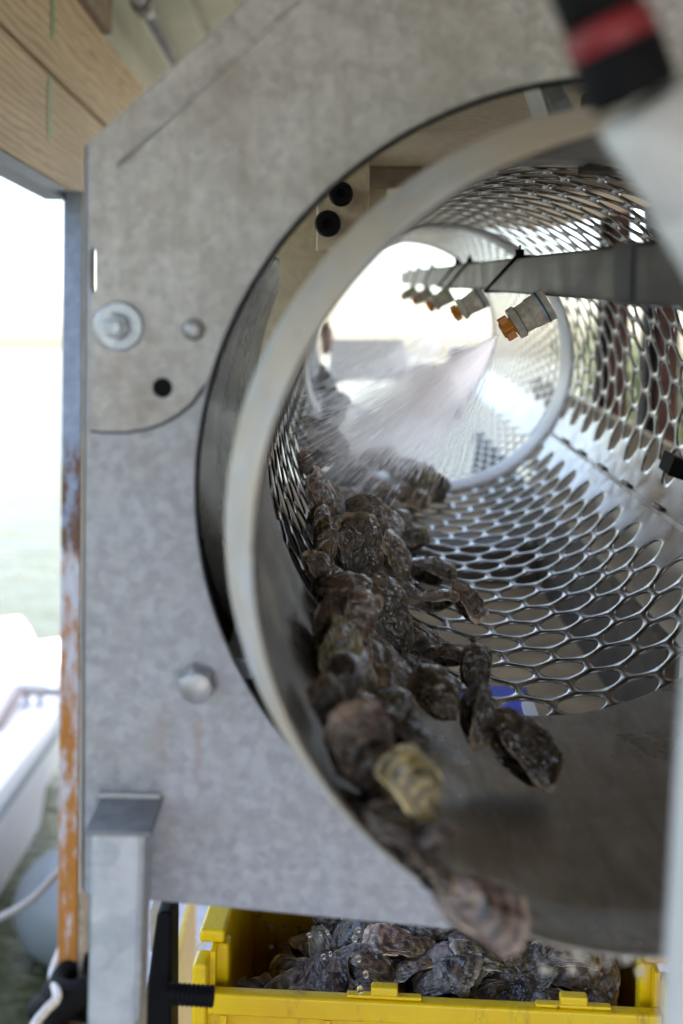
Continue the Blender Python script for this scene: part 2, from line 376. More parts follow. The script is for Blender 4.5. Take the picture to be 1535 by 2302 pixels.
M_leaf = leaf_mat('bush_leaves', (.045, .075, .016))

# ------------------------------------------------------------------ setting: sea, deck
WL = -.6
struct(MB().add([(-4000, -4000, WL), (4000, -4000, WL), (4000, 4000, WL), (-4000, 4000, WL)], [(0, 1, 2, 3)]).build('sea', M_water))
dk = MB().box((-.62, -5.2, -.18), (4.5, 4.6, -.02)).build('deck', M_dark); struct(dk)
for i in range(16):
    x0 = -.62 + i * .32
    MB().box((x0 + .004, -5.2, -.019), (x0 + .316, 4.6, 0)).build('plank', M_deck, dk)
PX = -.528                                                     # plane of the roof edge and its posts

# ------------------------------------------------------------------ roof
RZ = 2.54
rf = thing('roof', 'white corrugated roof sheet on timber edge beam above the machine', 'roof', (0, 1, RZ))
b = MB(); prof = []
x = PX - .12
while x < 2.6:
    prof += [(x, 0), (x + .085, 0), (x + .095, .018), (x + .115, .018), (x + .125, 0)]; x += .125
v0 = [(px, -2.3, RZ + .004 + pz) for px, pz in prof]; v1 = [(px, 4.9, RZ + .004 + pz) for px, pz in prof]; n = len(prof)
b.add(v0 + v1, [(i, i + 1, n + i + 1, n + i) for i in range(n - 1)]).build('corrugated_sheet', M_roof, rf)
def yb(px, xx=PX):                                             # depth at which the plane x=xx is seen at pixel column px
    r = ray(px, 300); return r.y * (xx / r.x)
z_bot = W(0, 334, 1.75).z; z_mid = W(0, 60, 1.75).z; z_top = z_mid + (z_mid - z_bot)
yk = W(0, 334, 1.75)
PXB = yk.x
MB().box((PXB - .046, -2.3, z_top + .002), (PXB - .0425, 4.9, RZ)).build('fascia', M_roof, rf)
bm1 = MB().box((PXB - .04, -2.3, z_bot), (PXB, 4.9, z_mid - .002)).build('edge_board', M_wood, rf, bevel=.003)
bm2 = MB().box((PXB - .038, -2.3, z_mid + .002), (PXB + .004, 4.9, z_top)).build('edge_board', M_wood, rf, bevel=.003)
MB().box((PXB - .045, -2.3, z_bot - .022), (PXB + .002, 2.2, z_bot - .003)).build('steel_angle', M_angle, rf)
for zz, xx in ((z_mid - .01, PXB + .0015),):
    pass
M_chalk = leaf_mat('green_chalk', (.30, .42, .24)); ch_y = yb(110, PXB)
for bo, xo, ya, yb_ in ((bm2, .0055, -80, 92), (bm1, .0012, 180, 318)):
    za, zb_ = W(110, ya, ch_y).z, W(110, yb_, ch_y).z
    MB().add([(PXB + xo, ch_y - .012, zb_), (PXB + xo, ch_y + .012, zb_), (PXB + xo, ch_y + .012, za), (PXB + xo, ch_y - .012, za)], [(0, 1, 2, 3)]).build('chalk_mark', M_chalk, bo)
for yy in (-2.2, -1.2, -.4):
    MB().box((PXB + .004, yy, z_top - .10), (2.6, yy + .045, RZ)).build('rafter', M_wood2, rf, bevel=.003)
MB().box((PXB - .03, 1.6, z_top + .002), (PXB + .022, 2.5, z_top + .105)).build('timber_block', M_wood2, rf, bevel=.003)
MB().tube([(PXB + .045, -2.3, 2.44), (PXB + .045, 2.75, 2.44)], .021).build('conduit', M_conduit, rf, smooth=True)
MB().tube([(PXB + .045, 2.74, 2.44), (PXB + .045, 4.9, 2.44)], .015).build('conduit', M_conduit, rf, smooth=True)
MB().tube([(PXB + .045, 2.70, 2.44), (PXB + .045, 2.78, 2.44)], .027).build('coupling', M_conduit, rf, smooth=True)

sw = thing('added_shade_wall', 'unseen board wall added to shade the landward side of the deck', 'wall', (2.5, -1.5, 0))  # out-of-view wall, added to cut the light coming from the right
for k in range(15):
    MB().box((2.48 + .004 * (k % 2), -2.3 + k * .29, 0), (2.50 + .004 * (k % 2), -2.3 + k * .29 + .285, RZ - .02)).build('board', M_wood2, sw)

# ------------------------------------------------------------------ steel post at the deck edge
pa = W(141, 430, 2.16); pb = W(196, 430, 2.16)
po = thing('roof_post', 'square steel post, blue-grey above and orange with rust below, at the deck edge', 'post', (pa.x, pa.y, 0))
MB().box((pa.x, pa.y, 0), (pa.x + .040, pa.y + .05, z_bot - .005)).build('shaft', M_post, po, bevel=.003)
MB().box((pa.x + .0425, pa.y - .004, 0), (pa.x + .052, pa.y + .05, z_bot - .005)).build('flange', M_wood2, po, bevel=.002)
MB().box((pa.x - .04, pa.y - .03, 0), (pa.x + .09, pa.y + .08, .012)).build('base_plate', M_post, po)
# black wrap and ropes at the post
wr = thing('black_lashing', 'black rubber lashing wrapped round the foot of the rusty post', 'lashing', (pa.x, pa.y, .3))
def ring_pts(c, r1, r2, tilt, n=28, a0=0, a1=2 * math.pi):
    return [Vector((c.x + r1 * math.cos(a0 + (a1 - a0) * i / n), c.y + r2 * math.sin(a0 + (a1 - a0) * i / n), c.z + tilt * math.cos(a0 + (a1 - a0) * i / n + .6))) for i in range(n + 1)]
for (px_, py_, rr, tl, th) in ((165, 2192, .040, .006, .017), (158, 2212, .046, .012, .020), (140, 2240, .055, .03, .024), (165, 2302, .062, -.015, .034), (120, 2275, .045, .04, .02)):
    c = W(px_ + 12, py_, 2.19); MB().tube(ring_pts(c, rr, .055, tl), th, 10, False).build('wrap', M_blackrub, wr, smooth=True)
def smooth_pts(p, n=8):
    p = [Vector(v) for v in p]; q = [p[0] * 2 - p[1]] + p + [p[-1] * 2 - p[-2]]; o = []
    for i in range(1, len(q) - 2):
        for k in range(n):
            t = k / n; a, b, c, d = q[i - 1:i + 3]
            o.append(.5 * ((2 * b) + (c - a) * t + (2 * a - 5 * b + 4 * c - d) * t * t + (3 * b - a - 3 * c + d) * t ** 3))
    return o + [p[-1]]
rp = thing('mooring_rope', 'pale rope running down past the rusty post foot', 'rope', tuple(W(120, 2302, 2.1)))
MB().tube(smooth_pts([W(148, 2100, 2.3), W(135, 2140, 2.27), W(118, 2190, 2.2), W(128, 2240, 2.1), W(104, 2270, 2.06), W(75, 2310, 2.0), W(45, 2400, 1.95)]), .0085, 10).build('strand', M_rope, rp, smooth=True)
rp2 = thing('taut_rope', 'thin grey rope slanting from the post across the round fender', 'rope', tuple(W(145, 1945, 2.3)))
pts = [W(150, 1940, 2.3), W(120, 1972, 2.32), W(60, 2030, 2.4), W(-40, 2085, 2.55), W(-160, 2160, 2.8)]
MB().tube(smooth_pts(pts), .0085, 8).build('strand', M_rope_grey, rp2, smooth=True)

# ------------------------------------------------------------------ fender and boat on the water
fc = W(172, 2035, 4.05)
fd = thing('fender_buoy', 'large round grey fender buoy floating beside the deck', 'buoy', (fc.x, fc.y, WL))
fr = 130 / F0 * 4.05
MB().lathe(fc, (.12, 0, 1), [(fr * math.cos(t * math.pi / 18), fr * 1.06 * math.sin(t * math.pi / 18)) for t in range(1, 18)] + [(-fr, 0)], 32).build('ball', M_fender, fd, smooth=True)
MB().lathe(fc + Vector((.12, 0, 1)).normalized() * fr * .96, (.12, 0, 1), [(-.01, .05), (.03, .05), (.05, .035), (.05, .015)], 16).build('eye_boss', M_fender, fd, smooth=True)
def boat():
    zd = WL + .62
    t = thing('white_boat', 'white boat bow with a cleat and mooring line on the bright water', 'boat', (-2.3, 6.4, WL))
    # plan outline of the deck (x, y); the corner nearest the post is the rounded bow
    e1 = WZ(150, 1490, zd); e2 = WZ(140, 1600, zd); e3 = WZ(-20, 1800, zd); e0 = WZ(-20, 1405, zd + .1)
    out = [Vector((e0.x - 2.2, e0.y + .9, 0)), Vector((e0.x - .4, e0.y + .1, 0)), Vector((e0.x + .15, e0.y - .05, 0)), Vector((e1.x - .12, e1.y + .45, 0)), Vector((e1.x + .03, e1.y + .12, 0)), Vector((e1.x + .02, e1.y - .25, 0)), Vector((e2.x - .02, e2.y, 0)), Vector((e3.x, e3.y, 0)), Vector((e3.x - .9, e3.y - 1.0, 0)), Vector((e3.x - 2.6, e3.y - 1.3, 0))]
    n = len(out); cen = sum(out, Vector()) / n
    def lvl(z, k): return [Vector((cen.x + (p.x - cen.x) * k, cen.y + (p.y - cen.y) * k, z)) for p in out]
    b = MB(); L = [lvl(WL - .15, .74), lvl(WL + .1, .90), lvl(zd - .1, .985), lvl(zd - .06, 1.0), lvl(zd, 1.0), lvl(zd + .01, .985)]
    vs = sum(L, []); fs = []
    for i in range(len(L) - 1): fs += [(i * n + k, i * n + (k + 1) % n, (i + 1) * n + (k + 1) % n, (i + 1) * n + k) for k in range(n)]
    hull = MB().add(vs, fs + [tuple(range((len(L) - 1) * n, len(L) * n))]).build('hull', M_white, t, smooth=True, auto=50)
    MB().hexa(lvl(zd - .12, .998), lvl(zd - .085, 1.008)).build('rub_rail', M_fender, hull)
    in1 = [p.copy() for p in lvl(zd + .012, .80)]; in2 = lvl(zd + .2, .72)
    MB().hexa(in1, in2).build('coaming', M_white, t, bevel=.02)
    c = WZ(75, 1566, zd + .05)
    cl = MB().tube([c + Vector((-.09, 0, .03)), c + Vector((-.03, 0, .04)), c + Vector((.03, 0, .04)), c + Vector((.09, 0, .03))], [.012, .018, .018, .012], 10)
    cl.tube([c + Vector((-.03, 0, -.06)), c + Vector((-.03, 0, .03))], .014, 8).tube([c + Vector((.03, 0, -.06)), c + Vector((.03, 0, .03))], .014, 8).build('cleat', M_zinc, t, smooth=True)
    r = thing('boat_mooring_line', 'grey mooring line tied to the cleat on the white boat', 'rope', tuple(c))
    MB().tube([WZ(200, 1552, zd + .1), WZ(130, 1556, zd + .06), c + Vector((.02, -.03, .03)), c + Vector((-.05, -.03, .03)), WZ(0, 1630, zd + .04), WZ(-80, 1690, zd - .1)], .018, 8).build('line', M_rope_grey, r, smooth=True)
boat()

# ------------------------------------------------------------------ grading machine: frame
SP = .757                                         # plane of the front panel
RH = 1.13 * RD
fr_ = thing('grader_frame', 'galvanised steel frame of the oyster grader with a round opening', 'machine frame', P(260, 2302, SP), MM)
def p2(x, y, s=SP): q = P(x, y, s); return (q.x, q.z)
hole = circ(AX.x, AX.z, RH, 96)
slot = [p2(204, 570), p2(204, 645), p2(207, 655), p2(211, 655), p2(214, 645), p2(214, 570), p2(211, 562), p2(207, 562)]
outline = [p2(196, 322), p2(560, -5), p2(900, -310), p2(2500, -250), p2(2500, 2250), p2(1300, 2118), p2(345, 2026), p2(188, 2010), p2(190, 1200)]
fp = sheet('front_panel', [outline, hole, slot], SP, SP + .006, M_galv_low, fr_)
# cover plate on the upper part, its lower corner rounded
cov = [p2(203, 322), p2(560, -1), p2(900, -300), p2(2450, -240), p2(2450, 1000)]
a_r = []
c_hole = circ(AX.x, AX.z, RH + .001, 96)
def hang(x, y): q = p2(x, y); return math.atan2(q[1] - AX.z, q[0] - AX.x) % (2 * math.pi)
a1 = hang(462, 850); a0 = R_(20)
cov += [(AX.x + (RH + .001) * math.cos(a0 + (a1 - a0) * i / 70), AX.z + (RH + .001) * math.sin(a0 + (a1 - a0) * i / 70)) for i in range(71)]
cov += [p2(450, 878), p2(430, 905), p2(400, 930), p2(365, 950), p2(325, 963), p2(280, 969), p2(240, 969), p2(206, 966), p2(205, 660), p2(216, 657), p2(216, 560), p2(204, 557)]
hb = p2(367, 871); hr = 22 / F0 * SP
cp = sheet('cover_panel', [cov, circ(*hb, hr, 28)], SP - .0035, SP - .0004, M_galv, fr_, .0008)
MB().lathe(P(367, 871, SP - .0005), (0, 1, 0), [(-.0005, hr * 1.02), (.0004, hr * 1.02), (.0004, 0)], 24).build('blind_hole', M_black, fr_)
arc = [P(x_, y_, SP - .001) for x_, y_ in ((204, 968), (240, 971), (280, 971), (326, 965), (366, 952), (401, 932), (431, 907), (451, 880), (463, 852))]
MB().tube(arc, .0014, 8).build('seam_line', M_angle, fr_, smooth=True)  # thin dark tube drawing the dark line along the cover's lower edge
MB().tube([DC(RH - .0005, R_(84) + R_(112) * i / 60, SP + .003) for i in range(61)], .0018, 10).build('edge_trim', M_blackrub, fr_, smooth=True)
# left flange and folded top edge
def strip(a, b, d, w, name, mat):
    a = Vector(a); b = Vector(b); q = MB()
    q.hexa([a, b, b + w, a + w], [a + d, b + d, b + d + w, a + d + w]); return q.build(name, mat, fr_, bevel=.0015)
strip(P(186, 324, SP + .0065), P(178, 2010, SP + .0065), Vector((0, .02, 0)), Vector((.0018, 0, 0)), 'side_flange', M_lip)
strip(P(199, 318, SP + .0065), P(905, -316, SP + .0065), Vector((0, .055, 0)), Vector((.0025, 0, -.0025)), 'top_flange', M_galv)
strip(P(345, 2018, SP + .0065), P(1300, 2112, SP + .0065), Vector((0, .06, 0)), Vector((0, 0, .004)), 'bottom_flange', M_galv_low)
# raised seam parallel with the sloping top edge
e1, e2 = P(262, 372, SP - .004), P(840, -150, SP - .004)
MB().tube([e1, (e1 + e2) / 2 + Vector((0, .001, 0)), e2], .0018, 8).build('edge_weld', M_galv, fr_, smooth=True)
for nm, px_, py_, r_px, kind in (('bolt', 268, 733, 55, 0), ('rivet', 435, 741, 25, 1), ('bolt', 446, 1532, 46, 2)):
    c = P(px_, py_, SP - .0036 if kind < 2 else SP); r = r_px / F0 * SP
    if kind == 0:
        w = MB().lathe(c, (0, -1, 0), [(0, r), (.0025, r), (.0035, r * .93), (.0035, r * .5)], 32).build('bolt', M_zinc, fr_, smooth=True, auto=40)
        q = MB().lathe(c, (0, -1, 0), [(.003, r * .56), (.010, r * .56), (.012, r * .46), (.012, 0)], 6).build('nut', M_zinc, w)
        MB().lathe(c, (0, -1, 0), [(.012, r * .3), (.017, r * .3), (.018, r * .24), (.018, 0)], 18).build('stud', M_zinc, w, smooth=True, auto=40)
    elif kind == 1:
        MB().lathe(c, (0, -1, 0), [(0, r * 1.05), (.002, r), (.0045, r * .75), (.0055, r * .35), (.0056, 0)], 24).build('rivet', M_alu_bolt, fr_, smooth=True)
    else:
        w = MB().lathe(c, (0, -1, 0), [(0, r), (.009, r), (.0105, r * .9), (.011, 0)], 6).build('bolt', M_alu_bolt, fr_, bevel=.001)
        MB().lathe(c, (0, -1, 0), [(.0112, r * .84), (.0135, r * .80), (.0145, r * .7), (.0146, 0)], 28).build('bolt_face', M_alu_bolt, w, smooth=True, auto=40)
# leg in front of the panel
sa, sb = SP - .001, SP - .05
tl, tr = P(207, 1790, sa), P(352, 1790, sa)
zt = tl.z
bl, br_ = P(196, 2310, sb + .004), P(330, 2310, sb + .004)
ltop = P(200, 1865, sb); lw = P(338, 1865, sb).x - ltop.x
zb = -1.75
lx0, lx1 = ltop.x, ltop.x + lw
slx = (P(190, 2302, sb).x - ltop.x) / (P(190, 2302, sb).z - ltop.z)
dx = slx * (zb - zt)
leg = MB().hexa([(lx0 + .001, sb + .002, zt - .003), (lx1 - .006, sb + .002, zt - .003), (lx1 - .006, sa, zt - .003), (lx0 + .001, sa, zt - .003)], [(lx0 + dx, sb + .002, zb), (lx1 - .006 + dx, sb + .002, zb), (lx1 - .006 + dx, sa, zb), (lx0 + dx, sa, zb)]).build('leg', M_galv_leg, fr_, bevel=.004)
MB().box((lx0 - .003, sb - .003, zt - .003), (lx1 + .001, sa, zt + .001)).build('leg_cap', M_cap, leg, bevel=.0012)
wb = MB()
for k in range(60):                                            # weld beads down the right corner of the leg and along the cap
    z = zt - .006 - k * .0022; wb.lathe((lx1 - .0055 + slx * (z - zt), sb + .0035, z), (0, 0, 1), [(-.002, .0005), (-.001, .0022 + .0008 * rnd.random()), (.001, .0024), (.002, .0005)], 7)
wb.build('weld_bead', M_alu_bolt, leg, smooth=True)
wb = MB()
for k in range(26):
    x_ = lx0 - .002 + (lx1 - lx0) * k / 25; wb.lathe((x_, sa - .002, zt + .0015), (1, 0, 0), [(-.0016, .0005), (-.0008, .0022 + .001 * rnd.random()), (.0008, .0024), (.0016, .0005)], 7)
wb.build('weld_bead', M_lip, leg, smooth=True)
MB().box((lx0 - .03 + dx, sb - .03, zb - .01), (lx1 + .03 + dx, sa + .03, zb)).build('foot_plate', M_galv_leg, leg)
# inner parts seen through the gap: curved guard, hood, brackets, rollers
g = MB(); ng = 40; rg = 1.19 * RD
def gang(i): return R_(146) + (R_(207) - R_(146)) * i / ng
vs = []; fs = []
for i in range(ng + 1):
    t = gang(i); send = 1.52 - .42 * max(0, (1 - i / 9)) ** 2.2 if i < 9 else 1.52
    for k in range(9): vs.append(DC(rg, t, SP + .008 + (send - SP - .008) * k / 8))
for i in range(ng): fs += [(i * 9 + k, i * 9 + k + 1, i * 9 + 10 + k, i * 9 + 9 + k) for k in range(8)]
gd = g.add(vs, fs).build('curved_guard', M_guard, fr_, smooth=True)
so = gd.modifiers.new('s', 'SOLIDIFY'); so.thickness = .003; so.offset = -1
# grey ledge below the guard, and dark lower guard
vs = []; fs = []
for i in range(13):
    t = R_(207.5) + R_(36) * i / 12
    for k in range(2): vs.append(DC(rg + .004, t, SP + .008 + .7 * k))
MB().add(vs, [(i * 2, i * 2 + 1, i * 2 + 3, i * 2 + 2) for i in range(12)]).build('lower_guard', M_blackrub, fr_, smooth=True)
q0 = DC(rg - .001, R_(207), SP + .02)
MB().box((q0.x - .03, SP + .03, q0.z - .012), (q0.x + .02, SP + .5, q0.z + .004)).build('ledge', M_zinc, fr_, bevel=.002)
HV = .165
hd = MB().box((-.05, .82, HV), (.66, 3.5, HV + .012)).build('hood_panel', M_tan, fr_, bevel=.001)
MB().box((-.12, 1.665, HV - .03), (.62, 1.70, HV - .001)).build('hood_rail', M_wood2, fr_, bevel=.002)
MB().box((-.06, 1.58, HV - .062), (.0, 1.64, HV - .001)).build('roller_block', M_cream, fr_, bevel=.003)
c = P(765, 440, 1.2); 
for nm, px_, py_, rr in (('roller_knob', 766, 438, 27), ('roller_knob', 737, 504, 29)):
    c = P(px_, py_, 1.30); r = rr / F0 * 1.3
    MB().lathe(c, (0, -1, 0), [(-.02, r * .7), (0, r * .9), (.006, r), (.018, r), (.022, r * .85), (.022, r * .4), (.016, r * .35), (.016, 0)], 24).build(nm, M_blackrub, fr_, smooth=True, auto=40)
ep = [(540, 384), (870, 384), (870, 500), (800, 542), (752, 582), (702, 658), (674, 740), (661, 800), (659, 860), (667, 930), (540, 930)]
MB().hexa([P(a, c_, 1.74) for a, c_ in ep], [P(a, c_, 1.74) + Vector((0, .01, 0)) for a, c_ in ep]).build('hood_end', M_tan, fr_)
kb = P(762, 470, 1.33); MB().box((kb.x - .026, 1.325, kb.z - .05), (kb.x + .035, 1.345, kb.z + .06)).build('roller_bracket', M_tan, fr_, bevel=.002)
ka = P(1215, 190, .92); kc = P(1245, 262, .92)
MB().hexa([P(1203, 172, .90), P(1216, 172, .90), P(1250, 275, .90), P(1236, 275, .90)], [P(1203, 172, .90) + Vector((0, .06, 0)), P(1216, 172, .90) + Vector((0, .06, 0)), P(1250, 275, .90) + Vector((0, .06, 0)), P(1236, 275, .90) + Vector((0, .06, 0))]).build('hanger_bracket', M_alu_bolt, fr_, bevel=.001)
MB().hexa([P(1217, 172, .91), P(1250, 172, .91), P(1310, 275, .91), P(1251, 275, .91)], [P(1217, 172, .913), P(1250, 172, .913), P(1310, 275, .913), P(1251, 275, .913)]).build('hanger_bracket', M_zinc, fr_)
MB().box((.21, .96, HV - .07), (.62, 1.0, HV - .002)).build('hood_joist', M_dark, fr_)
# side rails, tray beneath
MB().box((-.2, 1.42, -.66), (.46, 3.5, -.645)).build('tray', M_tray, fr_)
MB().box((.44, 1.42, -.644), (.46, 3.5, -.475)).build('tray_wall', M_dark, fr_)
MB().box((-.2, 1.42, -.644), (-.185, 3.5, -.46)).build('tray_wall', M_tray, fr_)
MB().box((-.17, 2.32, -.640), (.435, 2.42, -.56)).build('tray_rib', M_dark, fr_)
MB().box((.60, .9, -.75), (.62, 3.4, -.29)).build('side_board', M_cream, fr_, bevel=.003)
for uu, ss in ((.64, 1.0), (.64, 3.2), (-.23, 3.2)):
    MB().box((uu - .02, ss - .02, -1.75), (uu + .02, ss + .02, -.3)).build('leg', M_galv_leg, fr_)
for ss in (1.5, 2.36): MB().box((-.25, ss, -.70), (.65, ss + .04, -.662)).build('cross_rail', M_galv_low, fr_)

# ------------------------------------------------------------------ grading drum
D0 = .644
dr = thing('grading_drum', 'perforated steel grading drum seen through its open mouth', 'drum', DC(0, 0, D0), MM)
def revolve(prof, n=120, a0=0, a1=2 * math.pi):
    vs = []; fs = []; full = abs(a1 - a0 - 2 * math.pi) < 1e-6; m = len(prof); nn = n if full else n + 1
    for s, r in prof: vs += [DC(r, a0 + (a1 - a0) * k / n, s) for k in range(nn)]
    for i in range(m - 1):
        for k in range(n):
            k2 = (k + 1) % nn; fs.append((i * nn + k, i * nn + k2, (i + 1) * nn + k2, (i + 1) * nn + k))
    return MB().add(vs, fs)
lipr = .921 * RD; lips = .587
S1 = .975                                                       # perforation starts
S2 = 2.09                                                       # band
S3 = 3.10                                                       # far end
lp_ = [(D0 + .03, RD + .001), (D0 + .004, RD + .001), (D0, RD), (lips + .006, lipr + .004), (lips + .001, lipr + .0015), (lips, lipr)]
revolve(lp_).build('lip', M_lip, dr, smooth=True)
revolve([(lips, lipr), (lips + .001, lipr - .002), (lips + .004, lipr - .0022), (D0 + .004, RD - .004), (D0 + .022, RD - .0026)]).build('lip_lining', M_sleeve, dr, smooth=True)
revolve([(D0 + .028, RD + .0005), (S1 + .004, RD + .0005), (S1 + .004, RD - .0025), (D0 + .02, RD - .0025)]).build('sleeve', M_sleeve, dr, smooth=True, auto=40)
def perforated(name, s0, s1, ncol, hr, nseg, skip, mat, phase=0., stretch=1.):
    pt = 2 * math.pi * RD / ncol; pa_ = pt * math.sqrt(3) / 2 * stretch
    nrow = int((s1 - s0) / pa_); pa_ = (s1 - s0) / nrow
    vs = []; fs = []; key = {}
    def vid(th, s):
        th = th % (2 * math.pi); k = (round(th * RD / 3e-4) % round(2 * math.pi * RD / 3e-4), round(s / 3e-4))
        if k not in key: key[k] = len(vs); vs.append(DC(RD - .001, th, s))
        return key[k]
    # hexagonal cell corners (circumferential a, axial b)
    hexc = [(0, 2 / 3 * pa_), (-pt / 2, 1 / 3 * pa_), (-pt / 2, -1 / 3 * pa_), (0, -2 / 3 * pa_), (pt / 2, -1 / 3 * pa_), (pt / 2, 1 / 3 * pa_)]
    per = nseg // 6
    bd = []
    for i in range(6):
        (x0, y0), (x1, y1) = hexc[i], hexc[(i + 1) % 6]
        bd += [(x0 + (x1 - x0) * j / per, y0 + (y1 - y0) * j / per) for j in range(per)]
    cir = []
    for (x_, y_) in bd:
        y_ = y_ / stretch; L = math.hypot(x_, y_); cir.append((x_ / L * hr, y_ / L * hr * stretch))
    for r in range(nrow):
        for c_ in range(ncol):
            th = phase + (c_ + .5 * (r % 2)) * 2 * math.pi / ncol; s = s0 + (r + .5) * pa_
            outer = [vid(th + a / RD, min(max(s + b_, s0), s1)) for a, b_ in bd]
            sk = skip(th % (2 * math.pi), c_)
            if sk: 
                ctr = len(vs); vs.append(DC(RD - .001, th, s)); fs += [(outer[i], outer[(i + 1) % nseg], ctr) for i in range(nseg)]
            else:
                inn = []
                for a, b_ in cir: inn.append(len(vs)); vs.append(DC(RD - .001, th + a / RD, s + b_))
                fs += [(outer[i], outer[(i + 1) % nseg], inn[(i + 1) % nseg], inn[i]) for i in range(nseg)]
    fs = [tuple(dict.fromkeys(f)) for f in fs]; fs = [f for f in fs if len(f) > 2]
    o = MB().add(vs, fs).build(name, mat, dr, smooth=True)
    return o
def ang(x, y, r=RD):
    q = PW(x, y, r); return math.atan2(q.z - AX.z, q.x - AX.x) % (2 * math.pi), q.y
seam_th, _ = ang(1400, 1085)
print('seam angle', math.degrees(seam_th), [round(ang(*p)[1], 2) for p in ((1300, 1610), (1130, 1440), (1000, 1100), (1400, 1085), (1230, 950))])
ncol = 30; dth = 2 * math.pi / ncol
sh = perforated('perforated_sheet', S1, S2 - .044, ncol, .0229, 24, lambda th, c_: abs((th - seam_th + math.pi) % (2 * math.pi) - math.pi) < dth * .55, M_sheet, phase=seam_th)
so = sh.modifiers.new('s', 'SOLIDIFY'); so.thickness = .0026; so.offset = 0
bv = sh.modifiers.new('b', 'BEVEL'); bv.width = .0007; bv.segments = 1; bv.limit_method = 'ANGLE'; bv.angle_limit = R_(50)
sh2 = perforated('perforated_sheet', S2 + .058, S3, 76, .0082, 12, lambda th, c_: abs((th - seam_th + math.pi) % (2 * math.pi) - math.pi) < dth * .6, M_sheet, phase=seam_th, stretch=3.)
so = sh2.modifiers.new('s', 'SOLIDIFY'); so.thickness = .0026; so.offset = 0
revolve([(S2 - .046, RD + .002), (S2 - .040, RD - .005), (S2 - .034, RD - .006), (S2 + .055, RD - .006), (S2 + .062, RD + .002), (S2 - .046, RD + .002)]).build('joint_band', M_band, dr, smooth=True, auto=40)
revolve([(S3, RD + .003), (S3 + .03, RD + .003), (S3 + .03, RD - .004), (S3, RD - .004)]).build('end_band', M_band, dr, smooth=True, auto=40)
# lap strip along the seam with its tack welds
vs = []; m_ = 40
for k in range(m_ + 1):
    s = S1 + (S2 - S1 - .05) * k / m_
    for a, r in ((-.007, -.0024), (-.0066, -.0028), (.0, -.0029), (.0003, -.0024)): vs.append(DC(RD + r, seam_th + a / RD, s))
st = MB().add(vs, [(k * 4 + j, k * 4 + j + 1, k * 4 + 5 + j, k * 4 + 4 + j) for k in range(m_) for j in range(3)]).build('lap_strip', M_sleeve, dr)
for (x_, y_) in ((1355, 1056), (1408, 1098), (1480, 1150), (1310, 1022), (1275, 992)):
    th_, s_ = ang(x_, y_); c = DC(RD - .005, seam_th + .0012 / RD, s_); tt = (DC(1, seam_th, 0) - DC(0, seam_th, 0))
    w = MB()
    for k in range(4): w.lathe(c + Vector((0, (k - 1.5) * .0075, 0)), (0, 1, 0), [(-.0045, .0008), (-.002, .0032), (.002, .0034), (.0045, .0008)], 10)
    w.build('tack_weld', M_alu_bolt, dr, smooth=True)
# ------------------------------------------------------------------ things inside the drum
th_, s_ = ang(1512, 1042)
kb = thing('rubber_block', 'small black rubber block fixed to the right wall of the drum', 'block', DC(RD - .012, th_, s_), MM)
nrm = (DC(0, 0, 0) - DC(1, th_, 0)); tan_ = Vector((-math.sin(th_), 0, math.cos(th_)))
c = DC(RD - .003, th_, s_)
q = [c + Vector((0, a, 0)) + tan_ * b_ for a, b_ in ((-.06, -.012), (.014, -.012), (.018, .012), (-.06, .012))]
MB().hexa(q, [v + nrm * (.018 if i in (0, 3) else .008) for i, v in enumerate(q)]).build('block', M_blackrub, kb, bevel=.002)

# spray bar
BU, BV0, BV1 = .203, -.0130, .0278
bs = BV1 - BV0; brot = R_(1)
bar = thing('spray_bar', 'square grey spray bar carrying a row of orange-tipped nozzles through the drum', 'spray bar', (BU, .45, .005), MM)
bc = Vector((BU + bs / 2, 0, (BV0 + BV1) / 2))
def bar_pt(a, b_, s):                                          # a to the right, b up in the bar's own section
    return Vector((bc.x + a * math.cos(brot) - b_ * math.sin(brot), s, bc.z + a * math.sin(brot) + b_ * math.cos(brot)))
h = bs / 2
MB().hexa([bar_pt(a, b_, .42) for a, b_ in ((-h, -h), (h, -h), (h, h), (-h, h))], [bar_pt(a, b_, 3.72) for a, b_ in ((-h, -h), (h, -h), (h, h), (-h, h))]).build('square_tube', M_bar, bar, bevel=.003)
def tie(s, lean, knob=True):
    t = .0012; w = .0024; e = h + .0012
    path = [bar_pt(-e, e, s), bar_pt(-e, -e, s - lean), bar_pt(e, -e, s - lean * .35), bar_pt(e, e, s - .1 * lean), bar_pt(-e, e, s)]
    o = MB().tube(path, w * .8, 8).build('cable_tie', M_black, bar, smooth=True)
    if knob:
        k = bar_pt(-h * .9, h + .004, s)
        MB().box((k.x - .0045, k.y - .004, k.z - .004), (k.x + .0045, k.y + .004, k.z + .005)).box((k.x - .001, k.y - .001, k.z + .005), (k.x + .0015, k.y + .0015, k.z + .010)).build('tie_head', M_black, o, bevel=.0008)
def s_at(px):                                                  # s at which the bar's left face is seen at pixel column px
    q = mray(px, 620); return BU * q.y / q.x
tie(s_at(1163), s_at(1163) - s_at(1090)); tie(s_at(1052), s_at(1052) - s_at(1004)); tie(s_at(1025), s_at(1025) - s_at(984))
for px_ in (968, 938, 918): tie(s_at(px_), -.2)
for px_, w in ((1400, .05),):
    s_ = s_at(px_)
    MB().hexa([bar_pt(a, b_, s_ - .03) for a, b_ in ((-h - .002, -h - .002), (h + .002, -h - .002), (h + .002, h + .002), (-h - .002, h + .002))], [bar_pt(a, b_, s_ + .02) for a, b_ in ((-h - .002, -h - .002), (h + .002, -h - .002), (h + .002, h + .002), (-h - .002, h + .002))]).build('rubber_sleeve', M_angle, bar, bevel=.002)
ND = Vector((-.84, .05, -.54)).normalized()
